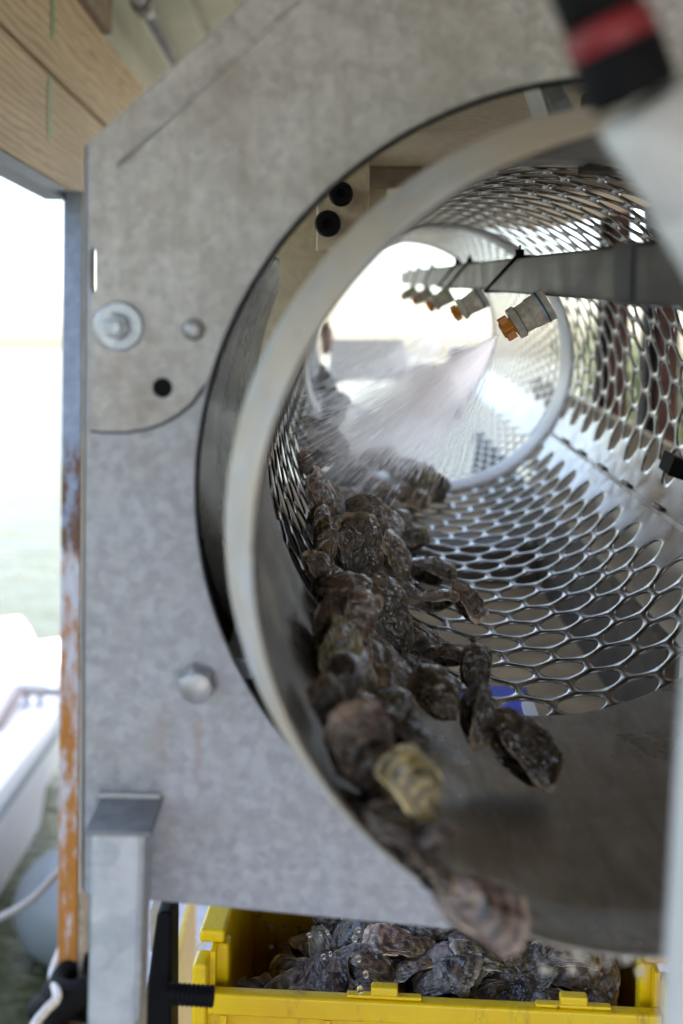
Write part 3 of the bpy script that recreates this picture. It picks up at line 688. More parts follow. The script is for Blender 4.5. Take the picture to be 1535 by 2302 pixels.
def nozzle(px_b, py_b, s, k=1.0):
    o = P(px_b, py_b, s)
    r = .0205 * k; nd = ND * .66
    b_ = MB().lathe(o - nd * .02, nd, [(0, r * 1.12), (.030, r * 1.02), (.031, r * .97), (.048, r * .93), (.049, r * 1.1), (.060, r * 1.06), (.061, r * .6)], 24, k=.66).build('nozzle_body', M_nozbody, bar, smooth=True, auto=35)
    MB().lathe(o - nd * .02, nd, [(.009, r * 1.125), (.0125, r * 1.115)], 24, k=.66).build('thread_tape', M_blue_tape, b_, smooth=True)
    MB().lathe(o - nd * .02, nd, [(.0470, r * .975), (.0486, r * .975)], 24, k=.66).build('thread_tape', M_blue_tape, b_, smooth=True)
    # winged orange tip: hexagonal cap with two ears
    t = MB().lathe(o - nd * .02, nd, [(.060, r * .56), (.078, r * .56), (.080, r * .5), (.080, 0)], 8, k=.66)
    e = (Vector((.62, 0, -.78)) - ND * ND.dot(Vector((.62, 0, -.78)))).normalized(); f = ND.cross(e)
    for sg in (-1, 1):
        cc = o - nd * .02 + nd * .072 + e * sg * r * .56
        qq = [cc + e * a * sg + nd * c_ for a, c_ in ((-.007, -.009), (.0035, -.009), (.0035, .006), (-.007, .0035))]
        t.hexa([v - f * r * .42 for v in qq], [v + f * r * .42 for v in qq])
    t.build('nozzle_tip', M_orange, b_, bevel=.0008)
    return o + ND * .042
tips = [nozzle(1206, 698, s_at(1228), .74), nozzle(1070, 676, s_at(1080), .74), nozzle(1001, 667, s_at(1008), .74), nozzle(960, 660, s_at(960), .74), nozzle(928, 654, s_at(928), .74)]

# ------------------------------------------------------------------ oysters
def oyster_valve(seed, depth, wid, hook, cup):
    q = random.Random(seed); nt_, ng_ = 72, 18
    ph = [q.random() * 6.28 for _ in range(6)]
    mar = []
    for i in range(nt_):
        t = 2 * math.pi * i / nt_
        x_ = math.cos(t); y_ = math.sin(t) * wid * (1 + .30 * math.cos(t)) * (.86 + .14 * math.cos(2 * t))
        wob = 1 + .05 * math.sin(2 * t + ph[2]) + .045 * math.sin(3 * t + ph[0]) + .035 * math.sin(5 * t + ph[1]) + .10 * noise.noise(Vector((math.cos(t) * 2.2 + seed * 7, math.sin(t) * 2.2, .5))) + .055 * noise.noise(Vector((math.cos(t) * 6 + seed * 5, math.sin(t) * 6, 1.5)))
        x_ = x_ * .5 * wob; y_ = y_ * .5 * wob + hook * (x_ - .5) ** 2 * .35
        mar.append((x_, y_))
    Hh = Vector((-.455, mar[nt_ // 2][1] * .9, 0))
    vs = []; gr = []; sr = []
    for j in range(ng_ + 1):
        g_ = j / ng_
        for i in range(nt_):
            mx, my = mar[i]
            x_ = Hh.x + g_ * (mx - Hh.x); y_ = Hh.y + g_ * (my - Hh.y)
            dm = (1 - abs(2 * g_ - 1) ** 2.0)
            # dome measured from the margin, steps at the growth rings
            rr = math.hypot(x_ / .5, y_ / (.5 * wid)); dome = max(0, 1 - rr ** 2.4) ** .75
            rows = 3.4; fr2 = (g_ * rows + .25 * math.sin(3 * 2 * math.pi * i / nt_ + ph[3])) % 1.0
            step = (fr2 ** 2) * .020 * g_ * (1.2 if cup else .8)
            nz = noise.noise(Vector((x_ * 4 + seed * 3.1, y_ * 4, seed))) * .055 * (g_ ** .5) + noise.noise(Vector((x_ * 11 + seed, y_ * 11, 3.))) * .014
            tt = 2 * math.pi * i / nt_; edge = .022 * math.sin(3 * tt + ph[4]) * g_ ** 4 + .012 * math.sin(7 * tt + ph[5]) * g_ ** 6 + .03 * noise.noise(Vector((math.cos(tt) * 5 + seed, math.sin(tt) * 5, 2.))) * g_ ** 4
            z_ = dome * depth + step + nz * (1 - g_ ** 8) + edge * (1 if not cup else -1) 
            vs.append(Vector((x_, y_, z_))); gr.append(g_); sr.append(i / nt_ * 2 * math.pi)
    fs = [(j * nt_ + i, j * nt_ + (i + 1) % nt_, (j + 1) * nt_ + (i + 1) % nt_, (j + 1) * nt_ + i) for j in range(ng_) for i in range(nt_)]
    return vs, fs, gr, sr
def mesh_of(vs, fs, gr, sr, flip, mat, name):
    me = bpy.data.meshes.new(name)
    me.from_pydata([Vector((v.x, v.y, -v.z if flip else v.z)) for v in vs], [], [f[::-1] if flip else f for f in fs])
    a = me.attributes.new('growth', 'FLOAT', 'POINT'); a.data.foreach_set('value', gr)
    a = me.attributes.new('streak', 'FLOAT', 'POINT'); a.data.foreach_set('value', [math.sin(x_) + .6 * math.cos(2 * x_) for x_ in sr])
    me.polygons.foreach_set('use_smooth', [True] * len(me.polygons)); me.materials.append(mat); return me
PROTO = []
for k in range(9):
    wid = (.66, .74, .58, .84, .70, .64, .80, .54, .72)[k]; hk = (.3, -.2, .45, .1, -.4, .15, -.1, .5, -.3)[k]
    up = oyster_valve(11 + k, (.14, .17, .12, .19, .15, .2, .13, .16, .18)[k], wid, hk, False); lo = oyster_valve(11 + k, (.22, .2, .26, .24, .2, .27, .22, .2, .25)[k], wid * 1.02, hk, True)
    PROTO.append((up, lo))
MESH = {}
def valves(k, mi):
    if (k, mi) not in MESH:
        up, lo = PROTO[k]
        MESH[(k, mi)] = (mesh_of(*up, False, M_OY[mi], 'upper_valve'), mesh_of(*lo, True, M_OY[mi], 'lower_valve'))
    return MESH[(k, mi)]
def oyster(pos_w, ax_w, n_w, size, k, mi, label, group):
    o = bpy.data.objects.new('oyster', None); COL.objects.link(o); o.empty_display_size = .02
    n_ = n_w.normalized(); a_ = (ax_w - n_ * ax_w.dot(n_)).normalized(); b_ = n_.cross(a_)
    o.matrix_world = Matrix.Translation(pos_w) @ Matrix((a_, b_, n_)).transposed().to_4x4() @ Matrix.Scale(size, 4)
    o['label'] = label; o['category'] = 'oyster'; o['group'] = group
    for nm, me in zip(('upper_valve', 'lower_valve'), valves(k, mi)):
        c_ = bpy.data.objects.new(nm, me); COL.objects.link(c_); c_.parent = o
    return o
CAMR = CR @ Vector((1, 0, 0)); CAMU = CR @ Vector((0, 1, 0)); CAMB = CR @ Vector((0, 0, 1))
MR = MM.to_3x3()
def drum_oyster(px, py, size, angdeg, mi, label, off=.02, s=None, face=(0, 0), k=None):
    """px, py: centre seen in the photograph, on the drum wall unless s is given; face leans the shell sideways/up"""
    p = PW(px, py, RD - off) if s is None else P(px, py, s)
    wall = (DC(0, 0, 0) - Vector((p.x, 0, p.z))); wall.y = 0; wall = wall.normalized()
    n_ = (CAMB * rnd.uniform(.6, 1.1) + (MR @ wall) * rnd.uniform(.2, .5) + CAMR * (face[0] * 1.3 + rnd.uniform(-.3, .3)) + CAMU * (face[1] * 1.2 + rnd.uniform(-.25, .35)))
    a_ = CAMR * math.cos(R_(angdeg)) + CAMU * math.sin(R_(angdeg))
    k = rnd.randrange(9) if k is None else k
    return oyster(MM @ p, a_, n_, size * 1.04 * p.y / F0, k, mi, label, 'oysters tumbling in the drum')
OYS = [
 (1172, 1678, 225, -48, 0, 'black oyster with a pale streak, tumbling free nearest the blue tub', .0, .83, (.35, .1), 0),
 (985, 1556, 150, 110, 1, 'plump round brown oyster in the middle of the drum, left of the blue tub', .045, None, (-.2, .25), 3),
 (1076, 1604, 160, -105, 0, 'dark oyster hanging behind the black tumbling oyster', .05, None, (.5, -.2), 2),
 (1068, 1502, 118, 80, 0, 'small glossy black oyster upright above the dark hanging oyster', .05, None, (.2, .3), 1),
 (1000, 1472, 110, -20, 2, 'wet pale-edged oyster lying left of the small glossy black one', .04, None, (-.3, .6), 7),
 (945, 1440, 150, -35, 0, 'black oyster with an orange-brown edge beside the brown upright oval one', .03, None, (.3, .2), 4),
 (868, 1388, 195, 100, 1, 'tall brown oval oyster standing upright in the middle of the pile', .04, None, (.35, .1), 6),
 (800, 1395, 150, 60, 2, 'purple-brown oyster leaning on the tall oval one from the left', .04, None, (.0, -.1), 8),
 (778, 1328, 150, 20, 1, 'brown oyster with curled rim at the left edge of the pile', .03, None, (.1, .5), 5),
 (1052, 1354, 108, -65, 2, 'small dark-and-pink oyster alone on the perforated floor', .025, None, (.35, .3), 0),
 (975, 1350, 110, 20, 4, 'pale striped oyster touching the small dark one on the perforated floor', .02, None, (-.1, .8), 7),
 (965, 1278, 130, -28, 0, 'black wedge-shaped oyster with a cream edge at the pile side', .025, None, (.1, .7), 2),
 (886, 1254, 132, 95, 1, 'cupped brown oyster with a thin pale rim at the centre of the pile', .045, None, (.25, .1), 1),
 (838, 1172, 150, -35, 1, 'broad tan-brown oyster on top of the pile', .05, None, (.1, .35), 3),
 (726, 1112, 130, 125, 2, 'pointed pink-brown oyster standing against the left drum wall', .03, None, (.5, .1), 2),
 (806, 1240, 180, 100, 0, 'large dark brown oyster below the broad tan one', .04, None, (.2, .0), 6),
 (736, 1228, 130, 85, 1, 'narrow brown oyster below the pointed one at the drum wall', .02, None, (.4, .0), 7),
 (893, 1325, 100, -25, 2, 'ragged pinkish oyster between the cupped one and the pale striped one', .025, None, (.0, .6), 5),
 (958, 1082, 108, 100, 3, 'yellowish oyster next to the bright joint band', .03, None, (.2, .1), 3),
 (915, 1122, 110, -25, 1, 'brown oyster below the yellowish one', .02, None, (.0, .5), 8),
 (988, 1098, 70, 70, 0, 'small black oyster touching the bright joint band', .02, None, (.2, .2), 4),
 (900, 1172, 72, 60, 0, 'small black oyster right of the broad tan one', .03, None, (.2, .2), 0),
 (738, 985, 122, -28, 2, 'long oyster with a shining edge high on the left wall in the spray', .03, None, (.3, .5), 2),
 (748, 925, 95, 70, 0, 'black oyster higher up the left wall behind the mist', .03, None, (.1, .1), 1),
 (736, 862, 75, 120, 1, 'small brown oyster at the far end of the left wall', .025, None, (.2, .1), 5),
 (766, 842, 48, 40, 0, 'tiny far oyster at the end of the drum', .02, None, (0, 0), 3),
 (842, 1030, 100, 15, 2, 'reddish oyster under the densest spray', .03, None, (.1, .4), 4),
 (905, 1052, 92, -20, 4, 'tan oyster in the mist left of the yellowish one', .03, None, (.1, .3), 6),
 (782, 1062, 104, 10, 0, 'dark oyster in the mist above the pointed one', .03, None, (.1, .3), 8),
 (855, 1492, 190, -38, 1, 'long oyster with a tan edge below the tall oval one', .03, None, (.2, .5), 2),
 (770, 1528, 150, 70, 0, 'dark blurred oyster below the purple-brown one', .03, None, (.0, .2), 1),
 (752, 1592, 160, 110, 2, 'pink-brown blurred oyster at the left of the lower pile', .025, None, (.2, .2), 0),
 (818, 1692, 240, 108, 2, 'big oyster with a pinkish rim against the dark sleeve', .03, None, (.35, .1), 6),
 (905, 1642, 170, -42, 0, 'black oyster with a white rim beside the big pink-rimmed one', .045, None, (.2, .6), 7),
 (928, 1762, 185, 120, 3, 'yellowish round oyster low in the drum', .05, None, (.1, .2), 3),
 (900, 1862, 220, -30, 0, 'dark purple oyster below the yellowish round one', .03, None, (.2, .3), 4),
 (985, 1880, 100, 40, 2, 'small pale-brown oyster touching the dark purple one', .045, None, (.1, .2), 5),
 (1085, 2040, 235, -35, 2, 'pinkish oyster sliding over the front lip of the drum', .0, .578, (-.1, .6), 1),
 (870, 1590, 140, 30, 1, 'brown oyster wedged between the long tan-edged and the white-rimmed ones', .03, None, (.1, .3), 8),
 (736, 762, 75, 95, 2, 'single oyster riding high on the left wall beside the bright opening', .02, None, (.1, .0), 7),
 (965, 1950, 150, -50, 0, 'dark oyster just behind the front lip', .03, None, (.2, .3), 2),
 (715, 1175, 90, 60, 0, 'dark oyster squeezed against the left wall under the pointed one', .015, None, (.4, .0), 1),
 (720, 1285, 110, 110, 1, 'brown oyster squeezed against the left wall above the curled-rim one', .015, None, (.4, .0), 4),
 (860, 1105, 90, 20, 1, 'brown oyster in the mist above the broad tan one', .02, None, (.0, .4), 0),
 (690, 1040, 70, 100, 2, 'thin pink oyster high on the wall left of the spray', .012, None, (.4, .0), 2),
 (930, 1210, 80, 30, 0, 'small dark oyster behind the cupped brown one', .015, None, (.0, .4), 6),
 (835, 1340, 120, 70, 0, 'black oyster filling the gap behind the tall oval one', .02, None, (.1, .1), 5),
 (820, 1460, 140, -30, 0, 'black oyster in the shadow under the purple-brown one', .015, None, (.1, .3), 3),
 (915, 1500, 110, -10, 0, 'black oyster in the gap left of the plump round one', .02, None, (.1, .4), 1),
 (800, 1610, 150, 45, 1, 'brown oyster under the dark blurred one', .015, None, (.2, .2), 7),
 (850, 1770, 150, 80, 0, 'black oyster behind the big pink-rimmed one', .015, None, (.2, .2), 8),
]
for x_, y_, sz, an, mi, lb, off, s_, fc_, k_ in OYS: drum_oyster(x_, y_, sz, an, mi, lb, off, s_, fc_, k_)

path = [(735, 905, 26), (738, 985, 40), (790, 1085, 85), (820, 1180, 100), (835, 1280, 100), (845, 1380, 95), (850, 1470, 100), (815, 1570, 95), (815, 1670, 80), (880, 1780, 70), (925, 1870, 60), (985, 1950, 45)]
fill = []
for k in range(40):
    f_ = k / 39 * (len(path) - 1); i0 = min(int(f_), len(path) - 2); t_ = f_ - i0
    a, b_ = path[i0], path[i0 + 1]
    fill.append((a[0] + (b_[0] - a[0]) * t_ + rnd.uniform(-1, .8) * (a[2] + (b_[2] - a[2]) * t_), a[1] + (b_[1] - a[1]) * t_ + rnd.uniform(-14, 14)))
fill = [q for q in fill if math.hypot(q[0] - 1500, q[1] - 1225) < 835 and PW(*q, RD - .02).y > .70]
fill.sort(key=lambda q: q[1])
tens = ['', '', 'twenty', 'thirty', 'forty']
ORD = ['first', 'second', 'third', 'fourth', 'fifth', 'sixth', 'seventh', 'eighth', 'ninth', 'tenth', 'eleventh', 'twelfth', 'thirteenth', 'fourteenth', 'fifteenth', 'sixteenth', 'seventeenth', 'eighteenth', 'nineteenth', 'twentieth']
cn = {0: 'black', 1: 'brown', 2: 'pinkish', 3: 'olive', 4: 'pale'}
for k, (x_, y_) in enumerate(fill):
    mi = rnd.choice((0, 0, 1, 1, 2, 2, 4, 0, 3)); p_ = PW(x_, y_, RD - .02)
    o_ = f'{ORD[k]} from the top' if k < 20 else f'{ORD[len(fill) - 1 - k]} from the bottom'
    drum_oyster(x_, y_, .064 / p_.y * F0 * rnd.uniform(.8, 1.15), rnd.uniform(0, 360), mi, f'half-hidden {cn[mi]} oyster in the drum pile, {o_} of those lying underneath', rnd.uniform(.008, .026), None, (rnd.uniform(-.2, .5), rnd.uniform(-.1, .5)))

# ------------------------------------------------------------------ yellow crate of oysters
cz = EYE.z - .622
fl = W(433, 2232, 1.08); frr = W(1524, 2294, 1.055)
fl.z = frr.z = cz
cxv = (frr - fl); cwid = cxv.length; cxv.normalize(); cyv = Vector((-cxv.y, cxv.x, 0))
CM = Matrix(((cxv.x, cyv.x, 0, fl.x), (cxv.y, cyv.y, 0, fl.y), (0, 0, 1, cz), (0, 0, 0, 1)))
cdep = .34; chh = .20; eh = .047; tk = .004
def crate(M, name, label, full=True):
    t = thing(name, label, 'crate', (0, 0, -chh), M)
    MB().box((.012, .012, -chh), (cwid - .012, cdep - .012, -chh + .005)).build('base', M_yellow, t)
    f = MB().box((.008, .010, -chh + .0052), (cwid - .008, .014, -.022)).build('front_wall', M_yellow, t)
    MB().box((.014, 0, -.0215), (cwid - .014, .0155, 0)).build('front_rim', M_yellow, t, bevel=.003)
    for k in range(5):
        x_ = .03 + (cwid - .06) * k / 4
        MB().box((x_ - .003, .001, -chh + .006), (x_ + .003, .0098, -.0217)).build('rib', M_yellow, f)
    for k in range(2):
        x_ = cwid * (.40 + .39 * k)
        MB().box((x_ - .036, .0035, .0003), (x_ + .036, .012, .0040)).build('stop', M_yellow, t, bevel=.0015)
        MB().box((x_ - .013, .002, .0042), (x_ + .013, .0135, .013)).build('tab', M_yellow, t, bevel=.002)
    for sx, xx in ((0, 0), (1, cwid)):
        sg = 1 if sx == 0 else -1
        x0, x1 = sorted((xx + sg * .014, xx + sg * .019))
        w = MB().box((x0, .016, -chh + .0052), (x1, cdep - .016, eh - .014)).build('end_wall', M_yellow, t)
        x0, x1 = sorted((xx, xx + sg * .026))
        MB().box((x0, .03, eh - .0135), (x1, cdep - .02, eh)).build('end_rim', M_yellow, w, bevel=.004)
        x0, x1 = sorted((xx - sg * .001, xx + sg * .0138))
        MB().box((x0, -.001, -chh + .01), (x1, .029, eh - .018)).build('corner_post', M_yellow, t, bevel=.004)
        x0, x1 = sorted((xx + sg * .012, xx + sg * .030))
        MB().box((x0, .030, -chh + .01), (x1, .052, eh - .014)).build('corner_rib', M_yellow, t, bevel=.004)
    loops = [[(.019, -chh + .005), (cwid - .019, -chh + .005), (cwid - .019, .0), (.019, .0)]]
    for i in range(int((cwid - .06) / .0175)):
        for j in range(5):
            loops.append(circ(.04 + i * .0175 + .0, -.03 - j * .024, .0034, 10))
    sheet('back_wall', loops, cdep - .018, cdep - .014, M_yellow, t, .0006)
    MB().box((.014, cdep - .0195, .0005), (cwid - .014, cdep, .02)).build('back_rim', M_yellow, t, bevel=.003)
    return t
crate(CM, 'yellow_crate', 'yellow plastic crate heaped with oysters under the drum mouth')
ctop = -.03
rows = [(.054, 12, -.006), (.076, 12, .002), (.096, 12, .014), (.132, 12, .024), (.17, 11, .030), (.215, 10, .028), (.26, 9, .018)]
ordn = ['first', 'second', 'third', 'fourth', 'fifth', 'sixth', 'seventh', 'eighth', 'ninth', 'tenth', 'eleventh', 'twelfth']
rown = ['front row', 'second row', 'third row', 'fourth row', 'fifth row', 'sixth row', 'back row']
for ri, (yy, nc, hz) in enumerate(rows):
    for c_ in range(nc):
        fx = (c_ + .5 + rnd.uniform(-.25, .25)) / nc
        xx = .04 + fx * (cwid - .08)
        left = max(0, 1 - fx / .38)
        z_ = hz - .12 * left ** 1.2 * (ri + .8) / 4 - (.012 if ri == 0 else 0) + rnd.uniform(-.008, .008) - .012
        y2 = yy + rnd.uniform(-.012, .012)
        mi = rnd.choice((0, 0, 1, 1, 1, 2, 2, 4, 4, 3)); sz = rnd.uniform(.056, .078)
        n_ = Vector((rnd.uniform(-.5, .5), rnd.uniform(-1.0, .0), rnd.uniform(.5, 1.0)))
        a_ = Vector((rnd.uniform(-1, 1), rnd.uniform(-.3, .3), rnd.uniform(-.5, .5)))
        oyster(CM @ Vector((xx, y2, z_)), CM.to_3x3() @ a_, CM.to_3x3() @ n_, sz, rnd.randrange(9), mi,
               f'{cn[mi]} oyster in the yellow crate, {rown[ri]}, {ordn[c_]} from the left', 'oysters heaped in the yellow crate')
for ri, yy in enumerate((.066, .12, .18, .23, .28)):            # the layer below, glimpsed through gaps
    for c_ in range(7):
        xx = .05 + (c_ + .5) / 7 * (cwid - .1)
        left = max(0, 1 - (c_ + .5) / 7 / .38)
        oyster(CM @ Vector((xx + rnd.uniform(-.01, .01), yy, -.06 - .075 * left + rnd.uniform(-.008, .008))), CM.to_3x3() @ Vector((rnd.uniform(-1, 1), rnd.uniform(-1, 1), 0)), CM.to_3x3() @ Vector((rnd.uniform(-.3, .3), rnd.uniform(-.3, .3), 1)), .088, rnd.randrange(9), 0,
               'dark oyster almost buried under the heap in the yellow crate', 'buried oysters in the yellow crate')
# stand the crate rests on
tb = thing('crate_stand', 'dark stand carrying the yellow crate', 'stand', (0, 0, -chh - .05), CM)
MB().box((-.02, -.03, -chh - .04), (cwid + .02, cdep + .03, -chh - .001)).build('top', M_dark, tb)
hz_ = cz - chh
MB().box((-.01, cdep + .01, -chh), (cwid + .01, cdep + .02, -.006)).build('dark_backing', M_dark, tb)  # dark board added behind the crate to block brightness showing through its holes
for x_ in (0, cwid - .04):
    for y_ in (0, cdep - .04): MB().box((x_, y_, -cz), (x_ + .04, y_ + .04, -chh - .041)).build('leg', M_galv_leg, tb)

# ------------------------------------------------------------------ black fitting in front of the crate corner
bf = thing('black_pipe_fitting', 'black plastic fitting with a ribbed spigot pointing at the yellow crate', 'pipe fitting', tuple(W(350, 2302, .93)))
a, b_ = W(326, 2060, .93), W(384, 2310, .93)
q = [W(352, 2052, .93), W(386, 2052, .93), W(384, 2420, .93), W(318, 2420, .93), W(326, 2250, .93)]
MB().hexa(q, [v + Vector((0, .045, 0)) for v in q]).build('body', M_black, bf, bevel=.004)
h0, h1 = W(378, 2234, .915), W(481, 2240, .915)
d_ = (h1 - h0); L = d_.length; pr = [(0, .0085)]
for k in range(9): pr += [(L * (.1 + k * .1), .0078), (L * (.105 + k * .1), .0086), (L * (.17 + k * .1), .0086), (L * (.175 + k * .1), .0078)]
pr += [(L, .0082), (L, 0)]
MB().lathe(h0, d_, pr, 18).build('ribbed_spigot', M_black, bf, smooth=True, auto=40)
q = W(350, 2120, .96); MB().hexa([W(338, 2045, .96), W(360, 2045, .96), W(346, 2140, .96), W(338, 2140, .96)], [v + Vector((0, .02, 0)) for v in (W(338, 2045, .96), W(360, 2045, .96), W(346, 2140, .96), W(338, 2140, .96))]).build('brace', M_tan, bf)
# sliver of another crate and the rope on the deck
yc = thing('spare_crate', 'narrow corner of another yellow crate between the leg and the full crate', 'crate', tuple(W(372, 2215, 1.75)))
q = [W(362, 2216, 1.75), W(378, 2136, 1.75), W(388, 2136, 1.75), W(388, 2420, 1.75), W(362, 2420, 1.75)]
MB().hexa(q, [v + Vector((0, .012, 0)) for v in q]).build('corner_rib', M_white, yc, bevel=.002)
q2 = [W(360, 2222, 1.74), W(382, 2128, 1.74), W(388, 2140, 1.74), W(369, 2222, 1.74)]
MB().hexa(q2, [v + Vector((0, .006, 0)) for v in q2]).build('serrated_edge', M_yellow, yc)
c0 = W(300, 2136, 1.78); c1 = W(388, 2136, 1.78)
MB().box((c1.x - .014, c0.y, 0), (c1.x, c0.y + .3, c0.z - .05)).build('side', M_yellow, yc, bevel=.003)
rp3 = thing('deck_rope', 'white rope lying on the grey deck behind the yellow crate', 'rope', tuple(WZ(420, 2150, .05)))
MB().tube(smooth_pts([W(470, 2088, 2.4), W(448, 2118, 2.3), W(420, 2140, 2.28), W(398, 2162, 2.3), W(390, 2190, 2.35), W(387, 2230, 2.4)]), .0105, 10).build('strand', M_rope, rp3, smooth=True)
MB().tube([W(418, 2060, 2.9), W(405, 2110, 2.85), W(396, 2160, 2.8)], .006, 8).build('strand', M_rope, rp3, smooth=True)

# ------------------------------------------------------------------ blue tub under the drum
bt = thing('blue_tub', 'bright blue plastic tub with a white corner seen through the drum holes', 'tub', (0, 1.3, -.6), MM)
def Q(x, y, v):                                                # machine point on the level v
    r = mray(x, y); return r * (v / r.z)
vz = -.52
k1 = [Q(895, 1540, vz), Q(1182, 1540, vz), Q(1212, 1625, vz), Q(880, 1635, vz)]
MB().hexa([v + Vector((0, 0, -.11)) for v in k1], k1).build('body', M_blue, bt, bevel=.004)
k2 = [Q(1172, 1585, vz + .002), Q(1196, 1575, vz + .002), Q(1222, 1650, vz + .002), Q(1190, 1655, vz + .002)]
MB().hexa(k2, [v + Vector((0, 0, .004)) for v in k2]).build('white_corner', M_white, bt)

# ------------------------------------------------------------------ water supply: pvc pipe and hose coupling close to the camera
wp = thing('supply_pipe', 'white plastic water pipe rising close to the camera at the right', 'pipe', tuple(W(1560, 2302, .45)))
MB().tube([W(1572, 2700, .44), W(1588, 2300, .44), W(1622, 1700, .44), W(1668, 1100, .44), W(1700, 560, .43)], .0175, 20).build('riser', M_pvc, wp, smooth=True)
MB().lathe(W(1690, 585, .43), W(1540, 300, .42) - W(1690, 585, .43), [(-.03, .020), (-.01, .024), (.035, .026), (.036, .021), (.05, .0205)], 24).build('elbow', M_pvc, wp, smooth=True)
MB().tube([W(1660, 560, .43), W(1570, 420, .42), W(1452, 232, .41)], [.0185, .0195, .0200], 20).build('branch', M_pvc, wp, smooth=True)
hc = thing('hose_coupling', 'red and black hose coupling on the white pipe at the top right', 'hose coupling', tuple(W(1470, 230, .41)))
o = W(1424, 208, .408); d_ = (W(1262, -190, .40) - o)
MB().lathe(o, d_, [(-.002, .015), (.002, .0165), (.016, .0170), (.017, .016)], 24).build('black_collar', M_blackrub, hc, smooth=True)
MB().lathe(o, d_, [(.016, .015), (.0175, .0165), (.027, .0165), (.028, .015)], 24).build('red_grip', M_red, hc, smooth=True)
MB().lathe(o, d_, [(.028, .013), (.029, .0148), (.044, .0148), (.045, .013)], 24).build('black_collar', M_blackrub, hc, smooth=True)
MB().lathe(o, d_, [(.045, .013), (.046, .0162), (.056, .0162), (.057, .013)], 24).build('red_grip', M_red, hc, smooth=True)
MB().lathe(o, d_, [(.057, .011), (.058, .013), (.15, .013)], 24).build('hose', M_blackrub, hc, smooth=True)

# ------------------------------------------------------------------ far end: feed chute; right: posts, bushes
ch = thing('feed_chute', 'grey metal feed chute at the bright far end of the drum', 'chute', DC(0, 0, 3.4), MM)
cb = [P(748, 762, 3.5), P(905, 762, 3.5), P(925, 850, 3.18), P(735, 850, 3.18)]
MB().hexa(cb, [v - Vector((0, 0, .006)) for v in cb]).build('chute_floor', M_band, ch)
cb = [P(925, 815, 3.5), P(1010, 822, 3.5), P(1035, 930, 3.3), P(925, 930, 3.3)]
MB().hexa(cb, [v - Vector((0, 0, .02)) for v in cb]).build('chute_side', M_wood2, ch)
MB().box((P(1012, 800, 3.6).x, 3.6, P(1012, 830, 3.6).z), (P(1065, 800, 3.6).x, 3.7, P(1012, 782, 3.6).z)).build('end_block', M_white, ch)
MB().box((AX.x - .62, 3.45, -1.75), (AX.x - .58, 3.49, -.3)).build('leg', M_galv_leg, ch)
MB().box((AX.x + .68, 3.45, -1.75), (AX.x + .72, 3.49, -.3)).build('leg', M_galv_leg, ch)
for px_, D, w, mt, lb in ((1392, 3.0, .05, M_redpost, 'dark red roof post seen through the drum wall beside the bushes'), (1502, 3.0, .06, M_redpost, 'dark red roof post at the far right behind the drum wall')):
    c = W(px_, 800, D); t = thing('roof_post', lb, 'post', (c.x, c.y, 0))
    MB().box((c.x - w / 2, c.y, 0), (c.x + w / 2, c.y + w, RZ - .1)).build('shaft', mt, t, bevel=.003)
    MB().box((c.x - w / 2 - .03, c.y - .004, 0), (c.x - w / 2 - .002, c.y + w, RZ - .1)).build('side_plate', M_black, t)
def bush(c, rx, rz, n, label, sd_):
    q = random.Random(sd_); t = thing('bush', label, 'bush', (c[0], c[1], WL), group='bushes behind the machine')
    s = MB()
    for k in range(5): s.tube([(c[0] + q.uniform(-.1, .1), c[1], WL), (c[0] + q.uniform(-rx, rx) * .5, c[1] + q.uniform(-.3, .3), c[2]), (c[0] + q.uniform(-rx, rx) * .8, c[1] + q.uniform(-.4, .4), c[2] + rz * .6)], [.05, .03, .01], 6)
    s.build('trunk', M_dark, t)
    vs = []; fs = []
    cl = [(q.gauss(0, .45), q.gauss(0, .35), q.gauss(0, .45)) for _ in range(26)]
    for k in range(n):
        a = q.choice(cl); p = Vector((c[0] + (a[0] + q.gauss(0, .16)) * rx, c[1] + (a[1] + q.gauss(0, .16)) * rx, c[2] + (a[2] + q.gauss(0, .16)) * rz))
        d = Vector((q.gauss(0, 1), q.gauss(0, 1), q.gauss(0, .7))).normalized(); e = d.orthogonal().normalized(); l_ = q.uniform(.05, .11)
        i = len(vs); vs += [p, p + d * l_ * .5 + e * l_ * .22, p + d * l_, p + d * l_ * .5 - e * l_ * .22]; fs.append((i, i + 1, i + 2, i + 3))
    MB().add(vs, fs).build('crown', M_leaf, t)
bush((2.2, 6.6, 1.25), 1.1, .75, 9000, 'leafy green bush behind the nearer red post', 3)
bush((3.6, 6.4, 1.2), 1.1, .85, 9000, 'leafy green bush at the far right behind the drum', 4)
struct(MB().add([(1.3, 5.3, -.62), (12, 5.3, -.62), (12, 8.2, -.3), (1.3, 8.2, -.3), (1.3, 5.8, -.3), (12, 5.8, -.3)], [(0, 1, 5, 4), (4, 5, 2, 3)]).build('bank', M_tray))

